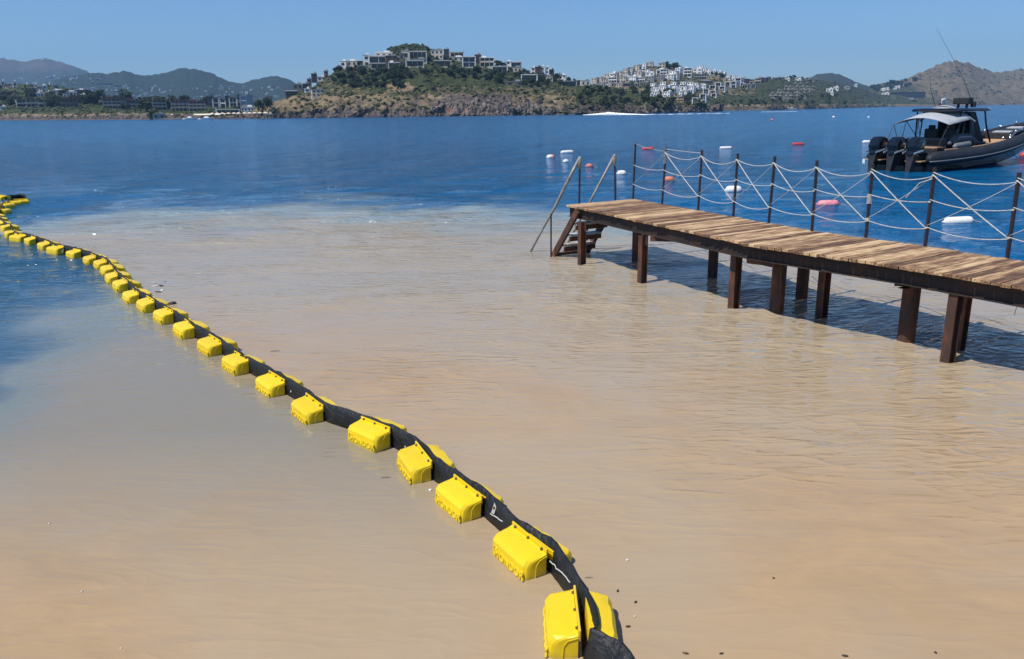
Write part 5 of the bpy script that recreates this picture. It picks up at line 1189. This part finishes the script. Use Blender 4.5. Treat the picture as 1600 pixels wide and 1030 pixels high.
# ------------------------------------------------------------------ trees
def tree_proto(kind, rng):
    root = bpy.data.objects.new('tree', None); COL.objects.link(root)
    items = []
    if kind == 'cypress':
        for i in range(110): z = rng.uniform(.5, 7.5); r_ = .75*(1-abs(z-2.6)/5.4)**.8; a = rng.uniform(0, 6.28); q = r_*rng.uniform(.3, 1); items.append((q*math.cos(a), q*math.sin(a), z, .3, .3, .55))
        H = 1.5
    elif kind == 'palm':
        for k in range(15):
            a = k*2.4; 
            for j in range(6): f_ = (j+1)/6; items.append((2.0*f_*math.cos(a), 2.0*f_*math.sin(a), 4.6+.7*math.sin(f_*2.6)-.9*f_*f_*(1+.3*(k % 3)), .32, .22, .10))
        H = 4.6
    else:
        lobes = [(rng.uniform(-1.9, 1.9), rng.uniform(-1.9, 1.9), rng.uniform(1.2, 4.6 if kind == 'broad' else 3.6), rng.uniform(.9, 1.6)) for _ in range(12)]+[(0, 0, 3.4 if kind == 'broad' else 2.8, 1.8), (0, 0, 1.4, 1.5)]
        for i in range(300):
            lx, ly_, lz, lr = lobes[rng.integers(len(lobes))]; v = rng.normal(size=3); v /= np.linalg.norm(v); q = lr*rng.uniform(.65, 1.05); s_ = rng.uniform(.22, .46)
            items.append((lx+v[0]*q, ly_+v[1]*q, lz+v[2]*q*.72, s_, s_, s_*.7))
        H = 2.6
    ob('crown', blobs('crown', items, M['leaf'], (ICO1[0][:12], ICO1[1]) if False else ICO0, .3), root)
    b = MB(); b.tube([(0, 0, -1), (.1, .05, H*.5), (0, 0, H+.6)], [.24, .18, .10], 7)
    if kind not in ('palm', 'cypress'):
        for a in (0, 1.6, 3.1, 4.6): b.tube([(0, 0, H*.6), (.8*math.cos(a), .8*math.sin(a), H*.9), (1.4*math.cos(a), 1.4*math.sin(a), H+1.0)], [.12, .08, .04], 5)
    b.build('trunk', M['trunk'], root)
    return root
ICO0 = ico(1)
bmx = bmesh.new(); bmesh.ops.create_icosphere(bmx, subdivisions=1, radius=1); bmx.free()
rngt = np.random.default_rng(3)
TP = {k: [tree_proto(k, rngt) for _ in range(n)] for k, n in (('broad', 3), ('pine', 2), ('cypress', 1), ('palm', 1))}
USED = set()
def put_tree(x, yb, hpx, kind, label, group, only=None):
    for dy in range(0, 8):
        r = hit(x, yb+dy, only)
        if r: break
    if r is None: return
    P = r[0].copy(); P.z += dy*P.y/FPX*.4; pro = random.choice(TP[kind]); o = pro if pro not in USED else copy_tree(pro); USED.add(pro)
    H = {'broad': 5.8, 'pine': 4.8, 'cypress': 8, 'palm': 5.8}[kind]; s_ = hpx*P.y*1.03/FPX/H
    o.name = {'broad': 'broadleaf_tree', 'pine': 'pine_tree', 'cypress': 'cypress_tree', 'palm': 'palm_tree'}[kind]
    o.location = P; o.scale = (s_*random.uniform(.9, 1.15), s_, s_); o.rotation_euler = (0, 0, random.uniform(0, 6.28)); tag(o, label, 'tree', group)
random.seed(17)
for x, y, h_, k, lab in [(229, 174, 22, 'broad', 'big round tree between the long apartment row and the short block'), (262, 172, 20, 'broad', 'tall dark tree right of the short apartment block'), (199, 160, 20, 'broad', 'dark tree rising over the roofs of the long apartment row'),
        (82, 166, 19, 'broad', 'dense tree right of the first brown roofed row'), (97, 167, 16, 'broad', 'round tree between the two lower blocks of the left shore'), (150, 163, 22, 'broad', 'tall green tree at the left end of the long apartment row'), (138, 164, 17, 'broad', 'wide green tree left of the tall one by the apartment row'), (42, 152, 18, 'cypress', 'slim dark cypress above the first brown roofed row'),
        (404, 169, 14, 'broad', 'bushy tree right of the black and white hotel'), (418, 167, 16, 'broad', 'green tree by the foot of the central hill'), (238, 186, 12, 'broad', 'dark bushy tree on the tip of the low rocky bank'), (271, 182, 9, 'palm', 'palm behind the waterfront shed'), (372, 176, 10, 'broad', 'reddish dark tree between pavilion and restaurant')]:
    put_tree(x, y, h_, k, lab, 'trees of the left shore', None)
for i in range(46):
    x = random.uniform(0, 330); y = random.uniform(146, 168) if x < 170 else random.uniform(158, 172); put_tree(x, y, random.uniform(7, 13), random.choice(['broad', 'broad', 'pine']), random.choice(['rounded green tree ', 'dark green tree '])+('at the left edge, by the dark brown rows' if x < 35 else 'around the first brown roofed row' if x < 80 else 'between the first row and the long apartment row' if x < 160 else 'around the long brown roofed apartment row' if x < 225 else 'by the short apartment block' if x < 270 else 'near the apartment row beside the hotel cubes'), 'trees among the left shore buildings', 'left_shore')
for i, x in enumerate((163, 183, 203, 212, 237, 247)): put_tree(x, 176.5, 8, 'cypress', 'slim cypress in the row on the lawn before the apartments', 'cypresses in front of the apartment row', 'left_shore')
for x, y, h_, k, lab in [(530, 111, 9, 'broad', 'round tree at the upper left shoulder of the central hill'), (524, 113, 8, 'broad', 'round tree lowest on the left shoulder of the central hill'), (745, 97, 6, 'pine', 'small dark tree on the skyline left of the grey villa'), (769, 100, 9, 'pine', 'round dark skyline tree right of the beige columned villa'), (779, 104, 10, 'pine', 'taller dark tree in the skyline group'), (786, 106, 9, 'pine', 'rightmost tree of the skyline group by the grey villa'), (726, 92, 5, 'pine', 'small round tree on the ridge right of the summit'), (732, 93, 5, 'pine', 'second small round tree on the ridge right of the summit'), (819, 113, 8, 'broad', 'bushy tree left of the red brown skyline cluster'), (824, 115, 7, 'broad', 'lower bushy tree left of the red brown skyline cluster'), (870, 128, 14, 'broad', 'large tree right of the skyline cluster'), (888, 128, 8, 'broad', 'tree on the falling ridge, above the dark glazed villa'), (898, 131, 8, 'broad', 'tree on the falling ridge, right of the dark glazed villa')]:
    put_tree(x, y, h_, k, lab, 'skyline trees of the central hill', 'peninsula_hill')
for i in range(34):
    x = random.uniform(540, 800); yb_ = interp(x, [(540, 108), (580, 113), (640, 113), (700, 112), (760, 112), (800, 120)])+random.uniform(-2, 2)
    put_tree(x, yb_, random.uniform(4, 7), 'broad', 'low green tree in the gardens just below the '+('upper left villas' if x < 590 else 'central hilltop villas' if x < 670 else 'right hilltop villas' if x < 740 else 'columned beige villa'), 'garden trees by the hilltop villas', 'peninsula_hill')
for i in range(110):
    if i < 60: x, y = random.uniform(520, 640), random.uniform(108, 138)
    else: x = random.uniform(700, 880); y = 108+.13*(x-700)+random.uniform(-4, 12)
    put_tree(x, y, random.uniform(6, 11), random.choice(['broad', 'pine']), random.choice(['dark rounded tree', 'dark spreading tree'])+' in the wooded belt '+('under the upper left villas' if x < 575 else 'under the wide dark glazed villa' if x < 615 else 'above the bare tan scar' if x < 650 else 'under the square white framed villa' if x < 765 else 'left of the white portal villa' if x < 820 else 'right of the white portal villa'), 'trees below the hilltop villas', 'peninsula_hill')
for i in range(90):
    x = random.uniform(905, 1085); y = random.uniform(139, 166); put_tree(x, y, random.uniform(4.5, 9), random.choice(['broad', 'pine']), random.choice(['dark rounded tree', 'dark spreading tree'])+' on the green slope '+('left of the wake crest' if x < 950 else 'above the wake crest' if x < 1000 else 'below the grey terraces' if x < 1045 else 'by the ochre house'), 'trees on the green slope', None)
for x, y, h_ in ((1041, 106, 10), (1047, 107, 6), (1055, 108, 11), (1060, 109, 7), (1066, 110, 5), (1113, 117, 6), (1118, 118, 6), (1127, 121, 7), (1131, 122, 6), (1143, 124, 5), (985, 111, 6), (1030, 109, 5), (1235, 122, 4), (1241, 122, 5)):
    put_tree(x, y, h_, 'pine', 'dark pine standing on the skyline of the village hill', 'skyline pines of the village hill', 'village_hill')
for i in range(46):
    x = random.uniform(1075, 1330); y = random.uniform(150, 164) if x > 1180 or x < 1100 else random.uniform(160, 167); put_tree(x, y, random.uniform(3.5, 6.5), random.choice(['broad', 'pine']), random.choice(['rounded dark tree ', 'spreading dark tree '])+('on the slope right below the white framed cubes' if x < 1130 else 'on the lower slope above the long quay' if x < 1205 else 'among the stepped hotel terraces' if x < 1275 else 'right of the stepped hotel terraces'), 'trees on the lower village slope', 'village_hill')
for i in range(34):
    x = random.uniform(1355, 1430); y = 140-.16*(x-1355)+random.uniform(-4, 6); put_tree(x, y, random.uniform(4, 6.5), 'pine', 'dark pine on the left shoulder of the brown right hill', 'pines on the right hill shoulder', 'right_hill')
for k_, lst in TP.items():
    for r_ in lst:
        if r_ not in USED:
            for c in list(r_.children): bpy.data.objects.remove(c)
            bpy.data.objects.remove(r_)
# ------------------------------------------------------------------ shore rocks
M['rock'] = mat('shore_rock', (.17, .14, .12), .9, (.05, .047, .047), .12, 4, lo=.42, hi=.58, col3=(.27, .21, .165))
for n_ in M['rock'].node_tree.nodes:
    if n_.type == 'MAPPING': M['rock'].node_tree.links.new(nd(M['rock'].node_tree, 'ShaderNodeNewGeometry').outputs['Position'], n_.inputs[0])
M['rockp'] = mat('peach_rock', (.34, .20, .14), .9, (.24, .14, .11), .4)
random.seed(77)
def rocks(name, x0, x1, n, m_, yb, smin, smax):
    it = []
    for _ in range(n):
        x = random.uniform(x0, x1); r = hit(x, yb(x)-random.expovariate(.45))
        if r is None: continue
        P = r[0]; s_ = random.uniform(smin, smax)*P.y/FPX*.5; it.append((P.x, P.y, P.z, s_, s_, s_*random.uniform(.8, 2.0)))
    return tag(ob(name, blobs(name, it, m_, ico(1), .22)), kind='stuff')
rocks('shore_rocks', 425, 1110, 900, M['rock'], lambda x: 184.6-.0142*(x-430), 1.5, 4.5)
rocks('cliff_rocks', 675, 850, 230, M['rock'], lambda x: 177-.01*(x-670)-abs(random.gauss(0, 7)), 3, 8)
rocks('peach_rocks', 690, 735, 110, M['rockp'], lambda x: 178-random.uniform(0, 6), 2, 5)
rocks('bank_rocks', 0, 250, 260, M['rock'], lambda x: 185.8, 1.5, 3.5)
rocks('far_shore_rocks', 1060, 1400, 300, M['rock'], lambda x: 172.8-.0175*(x-1100), 1.2, 3)
# ------------------------------------------------------------------ scrub: thousands of bushes on the slopes
def scrub(name, layer, fn, n, smin, smax, m='scrub'):
    items = []; k = 0
    for _ in range(n):
        x, y, keep = fn()
        if not keep: continue
        r = hit(x, y, layer)
        if r is None: continue
        P = r[0]; s_ = random.uniform(smin, smax)*P.y/FPX*.5; s_ *= random.uniform(.6, 1.25)
        items.append((P.x, P.y, P.z+s_*.25, s_, s_*.9, s_*random.uniform(.55, .9)))
        for _k in range(2): items.append((P.x+random.uniform(-1, 1)*s_, P.y+random.uniform(-.5, .5)*s_, P.z+s_*random.uniform(.1, .5), s_*.6, s_*.6, s_*.5))
    me = blobs(name, items, M[m], ICO0, .25); return tag(ob(name, me), kind='stuff')
random.seed(4)
def fC():
    x = random.uniform(400, 1115); y = random.uniform(66, 182); g = vegC(x, y, Vector((0, 0, 30)))[0]
    n_ = .5+.9*fbm(Vector((x*.035, y*.09, 5)), 3)
    keep = random.random() < g*.8+.2 and n_ > .28 and y < 180-.006*(x-400) and not (640 < x < 770 and 119 < y < 133 and random.random() < .8)
    if 675 < x < 800 and y > 152: keep = keep and random.random() < .12
    return x, y, keep
scrub('hillside_scrub', 'peninsula_hill', fC, 6500, 2.2, 6)
scrub('summit_scrub', 'peninsula_hill', lambda: (random.uniform(592, 690), random.uniform(66, 92), True), 420, 3, 6, 'leaf')
scrub('village_slope_scrub', 'village_hill', lambda: (random.uniform(900, 1400), random.uniform(104, 170), random.random() < .8), 3600, 1.8, 4.2)
scrub('right_slope_scrub', 'right_hill', lambda: (lambda x, y: (x, y, random.random() < vegF(x, y, Vector((0, 0, 9)))[0]*.8 and fbm(Vector((x*.05, y*.1, 2)), 3) > -.1))(random.uniform(1320, 1640), random.uniform(98, 165)), 2600, 1.4, 3.6)
scrub('left_shore_scrub', 'left_shore', lambda: (lambda x, y: (x, y, random.random() < (.95 if y < 177 else .35)))(random.uniform(-60, 470), random.uniform(132, 184)), 3000, 2.2, 5.5)
